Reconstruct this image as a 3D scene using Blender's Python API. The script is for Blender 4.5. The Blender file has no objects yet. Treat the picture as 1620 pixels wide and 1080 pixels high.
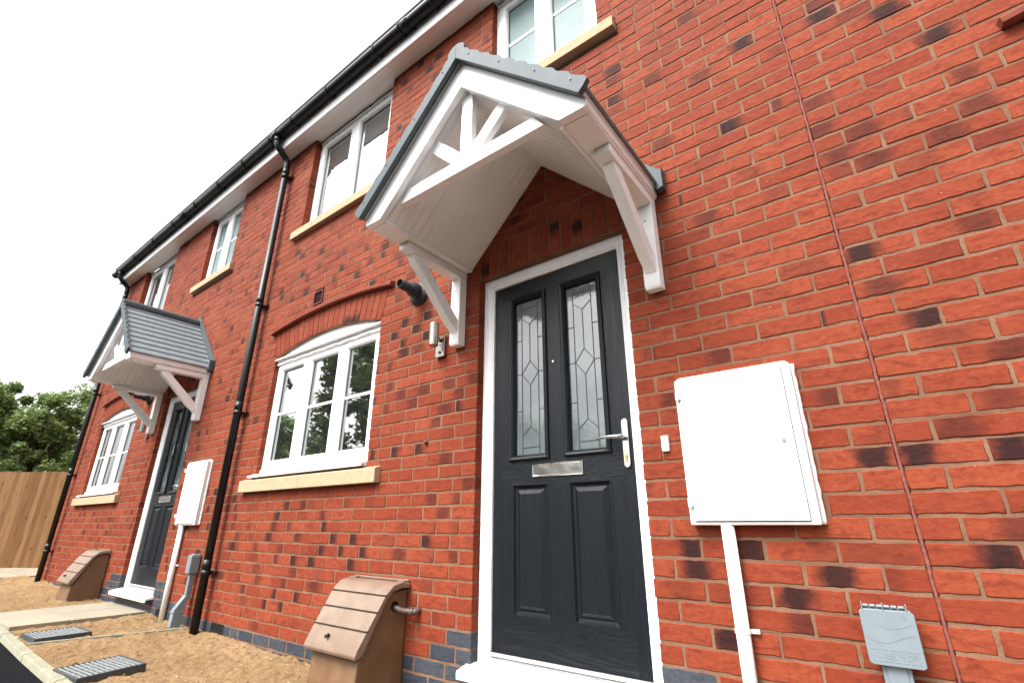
import bpy, bmesh, math, random
from mathutils import Vector, Matrix
random.seed(7)
R_ = math.radians
scn = bpy.context.scene
col = scn.collection

# ------------------------------------------------------------------ camera
cam = bpy.data.cameras.new("camera"); camo = bpy.data.objects.new("camera", cam); col.objects.link(camo)
cam.sensor_width = 36.0; cam.lens = 770.17/1620*36.0
cam.clip_start = 0.05; cam.clip_end = 2000
RM = Matrix(((0.796909405, 0.213117538, 0.565257743),
             (0.604098822, -0.280955544, -0.745740300),
             (-0.00011804, 0.935758995, -0.352640169)))
camo.matrix_world = Matrix.Translation((1.83008706, -2.07788581, 0.49719494)) @ RM.to_4x4()
scn.camera = camo

# ------------------------------------------------------------------ light: bright overcast
SUN_EL, SUN_AZ = 54, 196
w = bpy.data.worlds.new("World"); scn.world = w; w.use_nodes = True
nt = w.node_tree; nt.nodes.clear()
out = nt.nodes.new("ShaderNodeOutputWorld"); bg = nt.nodes.new("ShaderNodeBackground")
sky = nt.nodes.new("ShaderNodeTexSky"); sky.sky_type = 'NISHITA'; sky.sun_disc = False
sky.sun_elevation = R_(SUN_EL); sky.sun_rotation = R_(SUN_AZ)
sky.dust_density = 6.0; sky.air_density = 1.0; sky.ozone_density = 1.0
hs = nt.nodes.new("ShaderNodeHueSaturation"); hs.inputs['Saturation'].default_value = 0.10
hs.inputs['Value'].default_value = 1.05
bg.inputs['Strength'].default_value = 0.15
nt.links.new(sky.outputs[0], hs.inputs['Color']); nt.links.new(hs.outputs[0], bg.inputs['Color'])
nt.links.new(bg.outputs[0], out.inputs['Surface'])
sun = bpy.data.lights.new("sun", 'SUN'); sun.energy = 1.5; sun.angle = R_(28); sun.color = (1, .97, .93)
suno = bpy.data.objects.new("sun", sun); col.objects.link(suno)
# sun direction: from the street side
az = R_(SUN_AZ)
sd = Vector((math.sin(az)*math.cos(R_(SUN_EL)), math.cos(az)*math.cos(R_(SUN_EL)), math.sin(R_(SUN_EL))))
suno.rotation_euler = sd.to_track_quat('Z', 'Y').to_euler()
vs = scn.view_settings
vs.view_transform = 'Standard'; vs.look = 'None'; vs.gamma = 1; vs.exposure = 1.52

# ------------------------------------------------------------------ materials
MATS = {}
def mat(name, color=(.5,.5,.5), rough=.6, spec=.5, metal=0, coat=0, noise=None, bump=None, build=None, ior=None):
    if name in MATS: return MATS[name]
    m = bpy.data.materials.new(name); m.use_nodes = True
    n = m.node_tree.nodes; l = m.node_tree.links
    b = n['Principled BSDF']
    b.inputs['Base Color'].default_value = (*color, 1); b.inputs['Roughness'].default_value = rough
    b.inputs['Specular IOR Level'].default_value = spec; b.inputs['Metallic'].default_value = metal
    b.inputs['Coat Weight'].default_value = coat
    if ior: b.inputs['IOR'].default_value = ior
    tc = n.new('ShaderNodeTexCoord')
    if noise:                        # (scale, amount, detail)
        nz = n.new('ShaderNodeTexNoise'); nz.inputs['Scale'].default_value = noise[0]; nz.inputs['Detail'].default_value = noise[2] if len(noise) > 2 else 5
        mp = n.new('ShaderNodeMapRange'); mp.inputs[1].default_value = .3; mp.inputs[2].default_value = .7
        mp.inputs[3].default_value = 1-noise[1]; mp.inputs[4].default_value = 1+noise[1]*.6
        mx = n.new('ShaderNodeVectorMath'); mx.operation = 'SCALE'; mx.inputs[0].default_value = color
        l.new(tc.outputs['Object'], nz.inputs['Vector']); l.new(nz.outputs[0], mp.inputs[0]); l.new(mp.outputs[0], mx.inputs['Scale'])
        l.new(mx.outputs[0], b.inputs['Base Color'])
        mr = n.new('ShaderNodeMapRange'); mr.inputs[3].default_value = max(0.02, rough-.08); mr.inputs[4].default_value = min(1, rough+.1)
        l.new(nz.outputs[0], mr.inputs[0]); l.new(mr.outputs[0], b.inputs['Roughness'])
    if bump:                         # (scale, strength, distance)
        nb = n.new('ShaderNodeTexNoise'); nb.inputs['Scale'].default_value = bump[0]; nb.inputs['Detail'].default_value = 6
        bp = n.new('ShaderNodeBump'); bp.inputs['Strength'].default_value = bump[1]; bp.inputs['Distance'].default_value = bump[2]
        l.new(tc.outputs['Object'], nb.inputs['Vector']); l.new(nb.outputs[0], bp.inputs['Height']); l.new(bp.outputs[0], b.inputs['Normal'])
    if build: build(m, n, l, b, tc)
    MATS[name] = m
    return m

def math_(n, l, op, a, b=None, clamp=False):
    x = n.new('ShaderNodeMath'); x.operation = op; x.use_clamp = clamp
    for i, v in enumerate((a, b)):
        if v is None: continue
        if isinstance(v, (int, float)): x.inputs[i].default_value = v
        else: l.new(v, x.inputs[i])
    return x.outputs[0]
def maprange(n, l, v, a, b, c, d):
    x = n.new('ShaderNodeMapRange'); x.inputs[1].default_value = a; x.inputs[2].default_value = b
    x.inputs[3].default_value = c; x.inputs[4].default_value = d; l.new(v, x.inputs[0]); x.interpolation_type = 'SMOOTHSTEP'
    return x.outputs[0]
def mixc(n, l, f, a, b):
    x = n.new('ShaderNodeMix'); x.data_type = 'RGBA'
    if isinstance(f, (int, float)): x.inputs[0].default_value = f
    else: l.new(f, x.inputs[0])
    for i, v in ((6, a), (7, b)):
        if isinstance(v, tuple): x.inputs[i].default_value = (*v, 1)
        else: l.new(v, x.inputs[i])
    return x.outputs[2]
def noise_(n, l, vec, scale, detail=5, rough=.5, dist=0):
    x = n.new('ShaderNodeTexNoise'); x.inputs['Scale'].default_value = scale; x.inputs['Detail'].default_value = detail
    x.inputs['Roughness'].default_value = rough; x.inputs['Distortion'].default_value = dist
    l.new(vec, x.inputs['Vector']); return x.outputs[0]

def brick_nodes(c1, c2, c3, dark):
    def f(m, n, l, b, tc):
        at = n.new('ShaderNodeAttribute'); at.attribute_name = 'brnd'
        sp = n.new('ShaderNodeSeparateColor'); l.new(at.outputs['Color'], sp.inputs[0])
        tone, amt, pos = sp.outputs[0], sp.outputs[1], sp.outputs[2]; wid = at.outputs['Alpha']
        uv = n.new('ShaderNodeUVMap'); uv.uv_map = 'UVMap'
        su = n.new('ShaderNodeSeparateXYZ'); l.new(uv.outputs[0], su.inputs[0]); u, v = su.outputs[0], su.outputs[1]
        O = tc.outputs['Object']
        n1 = noise_(n, l, O, 9, 4); n2 = noise_(n, l, O, 55, 6, .62); n3 = noise_(n, l, O, 420, 3)
        # offset the texture per brick so that it never runs across a joint
        cmb = n.new('ShaderNodeVectorMath'); cmb.operation = 'SCALE'; l.new(at.outputs['Vector'], cmb.inputs[0]); cmb.inputs['Scale'].default_value = 37.0
        ad = n.new('ShaderNodeVectorMath'); ad.operation = 'ADD'; l.new(O, ad.inputs[0]); l.new(cmb.outputs[0], ad.inputs[1])
        mpn = n.new('ShaderNodeMapping'); mpn.inputs['Scale'].default_value = (1, 1, 2.4); l.new(ad.outputs[0], mpn.inputs[0])
        n4 = noise_(n, l, mpn.outputs[0], 16, 6, .6, .6)
        base = mixc(n, l, maprange(n, l, tone, 0, 1, 0, 1), c1, c2)
        base = mixc(n, l, maprange(n, l, n4, .45, .72, 0, .85), base, c3)
        base = mixc(n, l, maprange(n, l, n2, .35, .75, 0, .35), base, tuple(x*.60 for x in c1))
        # pale lime bloom and splashes here and there
        bl = math_(n, l, 'MULTIPLY', maprange(n, l, n1, .64, .78, 0, .30), maprange(n, l, n2, .45, .62, 0, 1))
        base = mixc(n, l, bl, base, (.40, .17, .12))
        vor = n.new('ShaderNodeTexVoronoi'); vor.inputs['Scale'].default_value = 30; vor.feature = 'F1'; l.new(O, vor.inputs['Vector'])
        spk = math_(n, l, 'MULTIPLY', maprange(n, l, vor.outputs['Distance'], .05, .085, 1, 0), maprange(n, l, n1, .55, .62, 0, .55))
        base = mixc(n, l, spk, base, (.5, .3, .24))
        # kiln-burnt patch
        n5 = noise_(n, l, ad.outputs[0], 22, 5, .65)
        d = math_(n, l, 'ABSOLUTE', math_(n, l, 'SUBTRACT', u, pos))
        d = math_(n, l, 'ADD', d, math_(n, l, 'MULTIPLY', math_(n, l, 'SUBTRACT', n5, .5), .42))
        ev = math_(n, l, 'MULTIPLY', math_(n, l, 'ABSOLUTE', math_(n, l, 'SUBTRACT', v, .5)), .05)
        d = math_(n, l, 'SUBTRACT', math_(n, l, 'ADD', d, ev), wid)
        bm = math_(n, l, 'MULTIPLY', maprange(n, l, d, -.10, .24, 1, 0), amt)
        bm = math_(n, l, 'MULTIPLY', bm, maprange(n, l, n2, .2, .6, 1, .84))
        base = mixc(n, l, bm, base, dark)
        l.new(base, b.inputs['Base Color'])
        l.new(maprange(n, l, n2, .3, .7, .72, .92), b.inputs['Roughness'])
        b.inputs['Specular IOR Level'].default_value = .16
        h = math_(n, l, 'ADD', math_(n, l, 'MULTIPLY', n2, .6), math_(n, l, 'MULTIPLY', n3, .16))
        h = math_(n, l, 'ADD', h, math_(n, l, 'MULTIPLY', n4, 1.1))
        bp = n.new('ShaderNodeBump'); bp.inputs['Strength'].default_value = .75; bp.inputs['Distance'].default_value = .0035
        l.new(h, bp.inputs['Height']); l.new(bp.outputs[0], b.inputs['Normal'])
    return f
M_BRICK = mat('red_brick', build=brick_nodes((.184,.0320,.0132), (.235,.0480,.0200), (.128,.0195,.0105), (.005,.0045,.006)))
M_BLUE = mat('blue_brick', build=brick_nodes((.034,.040,.052), (.052,.058,.070), (.024,.028,.036), (.015,.015,.02)))
def mortar_nodes(m, n, l, b, tc):
    O = tc.outputs['Object']
    n1 = noise_(n, l, O, 6, 5); n2 = noise_(n, l, O, 160, 4, .7)
    c = mixc(n, l, maprange(n, l, n1, .35, .7, 0, 1), (.165,.084,.052), (.230,.135,.088))
    c = mixc(n, l, maprange(n, l, n2, .3, .7, 0, .45), c, (.115,.058,.035))
    l.new(c, b.inputs['Base Color']); b.inputs['Roughness'].default_value = .95; b.inputs['Specular IOR Level'].default_value = .1
    bp = n.new('ShaderNodeBump'); bp.inputs['Strength'].default_value = .8; bp.inputs['Distance'].default_value = .003
    l.new(n2, bp.inputs['Height']); l.new(bp.outputs[0], b.inputs['Normal'])
M_MORTAR = mat('mortar', build=mortar_nodes)
def gable_nodes(m, n, l, b, tc):
    mp = n.new('ShaderNodeMapping'); mp.inputs['Rotation'].default_value = (R_(90), 0, R_(90)); l.new(tc.outputs['Object'], mp.inputs[0])
    br = n.new('ShaderNodeTexBrick'); br.inputs['Scale'].default_value = 1; br.inputs['Brick Width'].default_value = .225; br.inputs['Row Height'].default_value = .075
    br.inputs['Mortar Size'].default_value = .005; br.inputs['Color1'].default_value = (.40,.06,.026,1); br.inputs['Color2'].default_value = (.30,.05,.022,1); br.inputs['Mortar'].default_value = (.36,.22,.14,1)
    l.new(mp.outputs[0], br.inputs['Vector']); l.new(br.outputs[0], b.inputs['Base Color']); b.inputs['Roughness'].default_value = .9
M_GABLE = mat('gable_brick', build=gable_nodes)
M_UPVC = mat('white_upvc', (.80,.80,.80), .28, .5, noise=(14, .03), bump=(6, .05, .002))
M_SOFFIT = mat('soffit_white', (.85,.84,.83), .35, .5, noise=(5, .05))
M_GRP = mat('canopy_white', (.86,.855,.85), .33, .5, noise=(5, .05), bump=(8, .06, .003))
M_TILE_LIT = mat('grey_moulded_tile_lit', (.145,.172,.185), .5, .4, noise=(22, .16), bump=(90, .25, .001))  # lit copy: colour lightened for the sky light on the slopes
M_TILE_SHADED = mat('grey_moulded_tile_shaded', (.060,.075,.084), .6, .3, noise=(22, .12), bump=(90, .25, .001))  # same plastic as the tiles, colour darkened as shade on front faces
M_BLACKP = mat('black_plastic', (.006,.007,.008), .40, .35, noise=(20, .2), bump=(12, .08, .002))
M_BLACKM = mat('matt_black_plastic', (.014,.014,.014), .5, .4, noise=(30, .2))
M_SAND = mat('cast_stone', (.40,.285,.178), .85, .2, noise=(30, .10), bump=(260, .35, .0012))
M_CHROME = mat('chrome', (.50,.50,.51), .10, .5, 1.0, noise=(40, .04), bump=(5, .10, .002))
M_STEEL = mat('brushed_steel', (.31,.29,.265), .28, .5, 1.0, noise=(60, .06))
M_BRASS = mat('brass', (.65,.42,.12), .25, .5, 1.0, noise=(60, .06))
M_BOX = mat('meter_box_white', (.80,.80,.79), .4, .5, noise=(9, .03), bump=(300, .12, .0006))
M_GREY = mat('grey_plastic', (.165,.20,.222), .45, .4, noise=(30, .05), bump=(160, .12, .0006))
M_MASTIC = mat('brown_mastic', (.20,.068,.052), .8, .2, noise=(60, .25), bump=(70, .9, .004))
M_TERRA = mat('terracotta_plastic', (.075,.012,.008), .6, .3, noise=(50, .2))
M_DRIP = mat('drip_clay', (.22,.055,.034), .8, .2, noise=(30, .2), bump=(100, .5, .002))
M_LEAD = mat('leading', (.035,.035,.035), .45, .5, noise=(40, .2))
M_DARK = mat('dark_interior', (.006,.006,.006), .9, .1, noise=(5, .1))
M_CONC = mat('edging_concrete', (.235,.225,.165), .92, .15, noise=(18, .22), bump=(160, .7, .003))
M_RUB = mat('rubber_seal', (.02,.02,.02), .6, .3, noise=(40, .2))
M_TROOF = mat('roof_tile_dark', (.07,.06,.06), .8, .2, noise=(9, .3), bump=(60, .4, .004))
M_COPPER = mat('grey_copper_pipe', (.12,.085,.075), .55, .4, .3, noise=(50, .35), bump=(60, .5, .003))
def gasbox(m, n, l, b, tc):
    O = tc.outputs['Object']; n1 = noise_(n, l, O, 9, 6, .65); n2 = noise_(n, l, O, 90, 4)
    c = mixc(n, l, maprange(n, l, n1, .35, .72, 0, 1), (.110,.054,.021), (.140,.074,.035))
    c = mixc(n, l, maprange(n, l, n2, .6, .75, 0, .25), c, (.22,.13,.09))
    l.new(c, b.inputs['Base Color']); l.new(maprange(n, l, n1, .3, .7, .38, .6), b.inputs['Roughness'])
    bp = n.new('ShaderNodeBump'); bp.inputs['Strength'].default_value = .2; bp.inputs['Distance'].default_value = .002
    l.new(n2, bp.inputs['Height']); l.new(bp.outputs[0], b.inputs['Normal'])
M_GAS = mat('brown_gas_box', build=gasbox)
def gaslid(m, n, l, b, tc):
    gasbox(m, n, l, b, tc)
    O = tc.outputs['Object']; n1 = noise_(n, l, O, 7, 6, .6); n2 = noise_(n, l, O, 70, 4)
    c = mixc(n, l, maprange(n, l, n1, .35, .7, 0, 1), (.150,.096,.064), (.190,.130,.092))
    c = mixc(n, l, maprange(n, l, n2, .62, .78, 0, .5), c, (.15,.085,.055))
    l.new(c, b.inputs['Base Color'])
M_GASLID = mat('brown_gas_box_lid', build=gaslid)
def glass_nodes(tint, ior_=5.0):
    def f(m, n, l, b, tc):
        b.inputs['Base Color'].default_value = (*tint, 1); b.inputs['Roughness'].default_value = .012
        b.inputs['IOR'].default_value = ior_
        nz = noise_(n, l, tc.outputs['Object'], 1.3, 2)
        bp = n.new('ShaderNodeBump'); bp.inputs['Strength'].default_value = .10; bp.inputs['Distance'].default_value = .01
        l.new(nz, bp.inputs['Height']); l.new(bp.outputs[0], b.inputs['Normal'])
    return f
M_GLASS = mat('window_glass', build=glass_nodes((.012,.014,.014)))
M_GLASSUP = mat('upper_glass', build=glass_nodes((.05,.052,.052), 4.5))
def frost(m, n, l, b, tc):
    nz = noise_(n, l, tc.outputs['Object'], 160, 3); n1 = noise_(n, l, tc.outputs['Object'], 2.2, 3)
    l.new(mixc(n, l, maprange(n, l, n1, .35, .65, 0, 1), (.13,.185,.19), (.18,.24,.24)), b.inputs['Base Color'])
    b.inputs['Roughness'].default_value = .5; b.inputs['Specular IOR Level'].default_value = .12
    bp = n.new('ShaderNodeBump'); bp.inputs['Strength'].default_value = .12; bp.inputs['Distance'].default_value = .001
    l.new(nz, bp.inputs['Height']); l.new(bp.outputs[0], b.inputs['Normal'])
M_FROST = mat('obscured_glass', build=frost)
def doorglass(m, n, l, b, tc):
    n1 = noise_(n, l, tc.outputs['Object'], 3.0, 4); nz = noise_(n, l, tc.outputs['Object'], 45, 4)
    l.new(mixc(n, l, maprange(n, l, n1, .35, .65, 0, 1), (.055,.075,.082), (.13,.155,.16)), b.inputs['Base Color'])
    b.inputs['Roughness'].default_value = .06; b.inputs['IOR'].default_value = 1.9
    bp = n.new('ShaderNodeBump'); bp.inputs['Strength'].default_value = .16; bp.inputs['Distance'].default_value = .002
    l.new(nz, bp.inputs['Height']); l.new(bp.outputs[0], b.inputs['Normal'])
M_DGLASS = mat('door_glass', build=doorglass)
def door_nodes(horizontal):
    def f(m, n, l, b, tc):
        mp = n.new('ShaderNodeMapping'); l.new(tc.outputs['Object'], mp.inputs[0])
        mp.inputs['Scale'].default_value = (1.6, 1, 6.5) if horizontal else (14, 1, .9)
        n0 = noise_(n, l, mp.outputs[0], 1.5, 2, .5, .8)
        rings = math_(n, l, 'SINE', math_(n, l, 'MULTIPLY', n0, 150 if horizontal else 190))
        fine = noise_(n, l, mp.outputs[0], 30, 5, .7)
        h = math_(n, l, 'ADD', math_(n, l, 'MULTIPLY', rings, .5), fine)
        bp = n.new('ShaderNodeBump'); bp.inputs['Strength'].default_value = .28; bp.inputs['Distance'].default_value = .0012
        l.new(h, bp.inputs['Height']); l.new(bp.outputs[0], b.inputs['Normal'])
        l.new(mixc(n, l, maprange(n, l, rings, -1, 1, 0, 1), (.0045,.0068,.0094), (.0070,.0100,.0132)), b.inputs['Base Color'])
        b.inputs['Roughness'].default_value = .36; b.inputs['Specular IOR Level'].default_value = .26
    return f
M_DOOR = mat('anthracite_door_upright_grain', build=door_nodes(False))
M_DOORH = mat('anthracite_door_cross_grain', build=door_nodes(True))
def soil(m, n, l, b, tc):
    O = tc.outputs['Object']; n1 = noise_(n, l, O, 2.2, 6, .6); n2 = noise_(n, l, O, 26, 6, .7); n3 = noise_(n, l, O, 140, 5, .75)
    c = mixc(n, l, maprange(n, l, n1, .35, .7, 0, 1), (.235,.150,.075), (.31,.208,.110))
    c = mixc(n, l, maprange(n, l, n2, .48, .74, 0, .7), c, (.19,.10,.042))
    c = mixc(n, l, maprange(n, l, n3, .55, .75, 0, .6), c, (.42,.30,.17))
    c = mixc(n, l, maprange(n, l, n3, .20, .42, .6, 0), c, (.10,.055,.026))
    l.new(c, b.inputs['Base Color']); b.inputs['Roughness'].default_value = 1; b.inputs['Specular IOR Level'].default_value = .08
    h = math_(n, l, 'ADD', n2, math_(n, l, 'MULTIPLY', n3, .6))
    bp = n.new('ShaderNodeBump'); bp.inputs['Strength'].default_value = 1; bp.inputs['Distance'].default_value = .02
    l.new(h, bp.inputs['Height']); l.new(bp.outputs[0], b.inputs['Normal'])
M_SOIL = mat('sandy_soil', build=soil)
def asphalt(m, n, l, b, tc):
    O = tc.outputs['Object']; n3 = noise_(n, l, O, 160, 4, .7)
    vor = n.new('ShaderNodeTexVoronoi'); vor.inputs['Scale'].default_value = 110; l.new(O, vor.inputs['Vector'])
    l.new(mixc(n, l, maprange(n, l, n3, .4, .75, 0, 1), (.005,.005,.006), (.020,.021,.025)), b.inputs['Base Color'])
    b.inputs['Roughness'].default_value = 1; b.inputs['Specular IOR Level'].default_value = .04
    bp = n.new('ShaderNodeBump'); bp.inputs['Strength'].default_value = 1; bp.inputs['Distance'].default_value = .008
    l.new(vor.outputs['Distance'], bp.inputs['Height']); l.new(bp.outputs[0], b.inputs['Normal'])
M_ASPH = mat('asphalt', build=asphalt)
def slab(m, n, l, b, tc):
    O = tc.outputs['Object']; n1 = noise_(n, l, O, 3, 6, .6); n2 = noise_(n, l, O, 60, 5, .7)
    c = mixc(n, l, maprange(n, l, n1, .35, .7, 0, 1), (.215,.185,.135), (.27,.232,.165))
    c = mixc(n, l, maprange(n, l, n2, .5, .8, 0, .5), c, (.21,.18,.13))
    l.new(c, b.inputs['Base Color']); b.inputs['Roughness'].default_value = .9
    bp = n.new('ShaderNodeBump'); bp.inputs['Strength'].default_value = .5; bp.inputs['Distance'].default_value = .004
    l.new(n2, bp.inputs['Height']); l.new(bp.outputs[0], b.inputs['Normal'])
M_SLAB = mat('paving_slab', build=slab)
def fence_nodes(m, n, l, b, tc):
    O = tc.outputs['Object']
    at = n.new('ShaderNodeAttribute'); at.attribute_name = 'brnd'
    sp = n.new('ShaderNodeSeparateColor'); l.new(at.outputs['Color'], sp.inputs[0])
    mp = n.new('ShaderNodeMapping'); mp.inputs['Scale'].default_value = (12, 12, 1.2); l.new(O, mp.inputs[0])
    n1 = noise_(n, l, mp.outputs[0], 2.2, 5, .6, .8); n2 = noise_(n, l, O, 2, 4)
    c = mixc(n, l, sp.outputs[0], (.150,.074,.028), (.255,.140,.062))
    c = mixc(n, l, maprange(n, l, n1, .45, .75, 0, .75), c, (.115,.048,.016))
    # knots
    mk = n.new('ShaderNodeMapping'); mk.inputs['Scale'].default_value = (1, 1, .6); l.new(O, mk.inputs[0])
    vor = n.new('ShaderNodeTexVoronoi'); vor.inputs['Scale'].default_value = 5; l.new(mk.outputs[0], vor.inputs['Vector'])
    c = mixc(n, l, maprange(n, l, vor.outputs['Distance'], .06, .12, .75, 0), c, (.06,.025,.01))
    l.new(c, b.inputs['Base Color']); b.inputs['Roughness'].default_value = .8; b.inputs['Specular IOR Level'].default_value = .2
    bp = n.new('ShaderNodeBump'); bp.inputs['Strength'].default_value = .4; bp.inputs['Distance'].default_value = .004
    l.new(n1, bp.inputs['Height']); l.new(bp.outputs[0], b.inputs['Normal'])
M_FENCE = mat('fence_boards', build=fence_nodes)
def leaf_nodes(c1, c2):
    def f(m, n, l, b, tc):
        at = n.new('ShaderNodeAttribute'); at.attribute_name = 'brnd'
        sp = n.new('ShaderNodeSeparateColor'); l.new(at.outputs['Color'], sp.inputs[0])
        l.new(mixc(n, l, sp.outputs[0], c1, c2), b.inputs['Base Color']); b.inputs['Roughness'].default_value = .5
        b.inputs['Specular IOR Level'].default_value = .35
        tr = n.new('ShaderNodeBsdfTranslucent'); l.new(mixc(n, l, sp.outputs[0], tuple(x*1.4 for x in c1), tuple(x*1.4 for x in c2)), tr.inputs['Color'])
        ms = n.new('ShaderNodeMixShader'); ms.inputs[0].default_value = .3
        l.new(b.outputs[0], ms.inputs[1]); l.new(tr.outputs[0], ms.inputs[2]); l.new(ms.outputs[0], n['Material Output'].inputs['Surface'])
    return f
M_LEAF = mat('leaves', build=leaf_nodes((.075,.125,.035), (.25,.32,.11)))
M_BARK = mat('bark', (.07,.05,.035), .9, .1, noise=(20, .4), bump=(40, .8, .02))
M_GRATE = mat('grate_grey', (.19,.205,.21), .6, .4, noise=(50, .3))

# ------------------------------------------------------------------ mesh helpers
class MB:
    def __init__(s): s.v = []; s.f = []; s.m = []; s.uv = []; s.c = []; s.smooth = []
    def face(s, idx, mi=0, uv=None, c=None, sm=False):
        s.f.append(tuple(idx)); s.m.append(mi); s.uv.append(uv); s.c.append(c); s.smooth.append(sm)
    def box(s, x0, x1, y0, y1, z0, z1, mi=0, c=None):
        b = len(s.v); s.v += [(x, y, z) for z in (z0, z1) for y in (y0, y1) for x in (x0, x1)]
        for f in ((0,2,3,1),(4,5,7,6),(0,1,5,4),(2,6,7,3),(0,4,6,2),(1,3,7,5)): s.face([b+i for i in f], mi, None, c)
        return s
    def prism(s, poly, axis, t0, t1, mi=0, c=None, sm=False):
        # poly: 2-D points; axis 'y': (x,z) ; 'x': (y,z) ; 'z': (x,y)
        def P(p, t): return {'y': (p[0], t, p[1]), 'x': (t, p[0], p[1]), 'z': (p[0], p[1], t)}[axis]
        a = sum(poly[i][0]*poly[(i+1) % len(poly)][1]-poly[(i+1) % len(poly)][0]*poly[i][1] for i in range(len(poly)))
        if (a < 0): poly = poly[::-1]
        b = len(s.v); n = len(poly); s.v += [P(p, t0) for p in poly]+[P(p, t1) for p in poly]
        flip = (axis == 'y')
        def add(ix, sm_=False): s.face(ix[::-1] if flip else ix, mi, None, c, sm_)
        if t1 < t0: flip = not flip
        add([b+i for i in range(n)][::-1]); add([b+n+i for i in range(n)])
        for i in range(n):
            j = (i+1) % n; add([b+i, b+j, b+n+j, b+n+i], sm)
        return s
    def tube(s, path, r, seg=16, mi=0, cap=True, c=None):
        path = [Vector(p) for p in path]; rs = r if isinstance(r, (list, tuple)) else [r]*len(path)
        T = []
        for i in range(len(path)):
            if i == 0: t = path[1]-path[0]
            elif i == len(path)-1: t = path[-1]-path[-2]
            else:
                t = (path[i]-path[i-1]).normalized()+(path[i+1]-path[i]).normalized()
            T.append(t.normalized() if t.length > 1e-9 else T[-1])
        up = Vector((0, 0, 1)) if abs(T[0].z) < .9 else Vector((0, 1, 0))
        u = T[0].cross(up).normalized(); b0 = len(s.v)
        for i, p in enumerate(path):
            u = (u-T[i]*u.dot(T[i])).normalized(); w_ = T[i].cross(u)
            k = 1.0
            if 0 < i < len(path)-1:
                d = (path[i]-path[i-1]).normalized().dot((path[i+1]-path[i]).normalized()); k = 1/math.sqrt(max(.3, (1+d)/2))
            for j in range(seg):
                a = 2*math.pi*j/seg; s.v.append(tuple(p+(u*math.cos(a)+w_*math.sin(a))*rs[i]*k))
        for i in range(len(path)-1):
            for j in range(seg):
                k = (j+1) % seg; s.face([b0+i*seg+j, b0+i*seg+k, b0+(i+1)*seg+k, b0+(i+1)*seg+j], mi, None, c, True)
        if cap:
            s.face([b0+j for j in range(seg)][::-1], mi, None, c); e = b0+(len(path)-1)*seg; s.face([e+j for j in range(seg)], mi, None, c)
        return s
    def rings(s, x0, x1, z0, z1, prof, mi=0, cap=True):
        # nested rectangles facing -y: prof = [(inset, y), ...]
        b = len(s.v)
        for ins, y in prof:
            s.v += [(x0+ins, y, z0+ins), (x1-ins, y, z0+ins), (x1-ins, y, z1-ins), (x0+ins, y, z1-ins)]
        for k in range(len(prof)-1):
            for j in range(4):
                i = (j+1) % 4; s.face([b+4*k+j, b+4*k+i, b+4*k+4+i, b+4*k+4+j], mi)
        if cap: e = b+4*(len(prof)-1); s.face([e, e+1, e+2, e+3], mi)
        return s
    def build(s, name, mats, parent=None, bevel=0, origin=None, seg=2):
        if not isinstance(mats, (list, tuple)): mats = [mats]
        o3 = origin if origin is not None else (parent['_o'] if parent and '_o' in parent else (0, 0, 0))
        me = bpy.data.meshes.new(name)
        me.from_pydata([(x-o3[0], y-o3[1], z-o3[2]) for x, y, z in s.v], [], s.f)
        for m in mats: me.materials.append(m)
        me.polygons.foreach_set('material_index', s.m); me.polygons.foreach_set('use_smooth', s.smooth)
        if any(u is not None for u in s.uv):
            ul = me.uv_layers.new(name='UVMap'); dat = []
            for f, u in zip(s.f, s.uv):
                if u is None: u = [(0, 0)]*len(f)
                for q in u: dat += [q[0], q[1]]
            ul.data.foreach_set('uv', dat)
        if any(c is not None for c in s.c):
            ca = me.attributes.new('brnd', 'FLOAT_COLOR', 'CORNER'); dat = []
            for f, c in zip(s.f, s.c):
                c = c or (.5, 0, 0, 0); dat += list(c)*len(f)
            ca.data.foreach_set('color', dat)
        me.validate(); me.update()
        o = bpy.data.objects.new(name, me); col.objects.link(o)
        if parent: o.parent = parent
        o['_o'] = tuple(o3)
        if parent is None and origin is not None: o.location = origin
        if bevel:
            bv = o.modifiers.new('bevel', 'BEVEL'); bv.width = bevel; bv.segments = seg; bv.limit_method = 'ANGLE'; bv.angle_limit = R_(40)
            bv.harden_normals = True
            me.polygons.foreach_set('use_smooth', [True]*len(me.polygons))
        return o
def tag(o, label=None, cat=None, group=None, kind=None):
    if label: o['label'] = label
    if cat: o['category'] = cat
    if group: o['group'] = group
    if kind: o['kind'] = kind
    return o
def empty(name, origin, label, cat, group=None):
    o = bpy.data.objects.new(name, None); col.objects.link(o); o.location = origin; o['_o'] = tuple(origin); o.empty_display_size = .1
    return tag(o, label, cat, group)
def copy_tree(o, offset=None, label=None, parent=None):
    kids = list(o.children)
    c = o.copy(); col.objects.link(c)
    if parent: c.parent = parent
    if offset: c.location = Vector(o.location)+Vector(offset)
    if label: c['label'] = label
    for ch in kids: copy_tree(ch, None, None, c)
    return c

def zg(x):
    pts = [(-60,-.25),(-8,-.25),(-4.6,-.283),(-3,-.312),(-1.5,-.320),(60,-.33)]
    for (a, za), (b, zb) in zip(pts, pts[1:]):
        if x <= b: return za+(zb-za)*(x-a)/(b-a)
    return -.33

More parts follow.
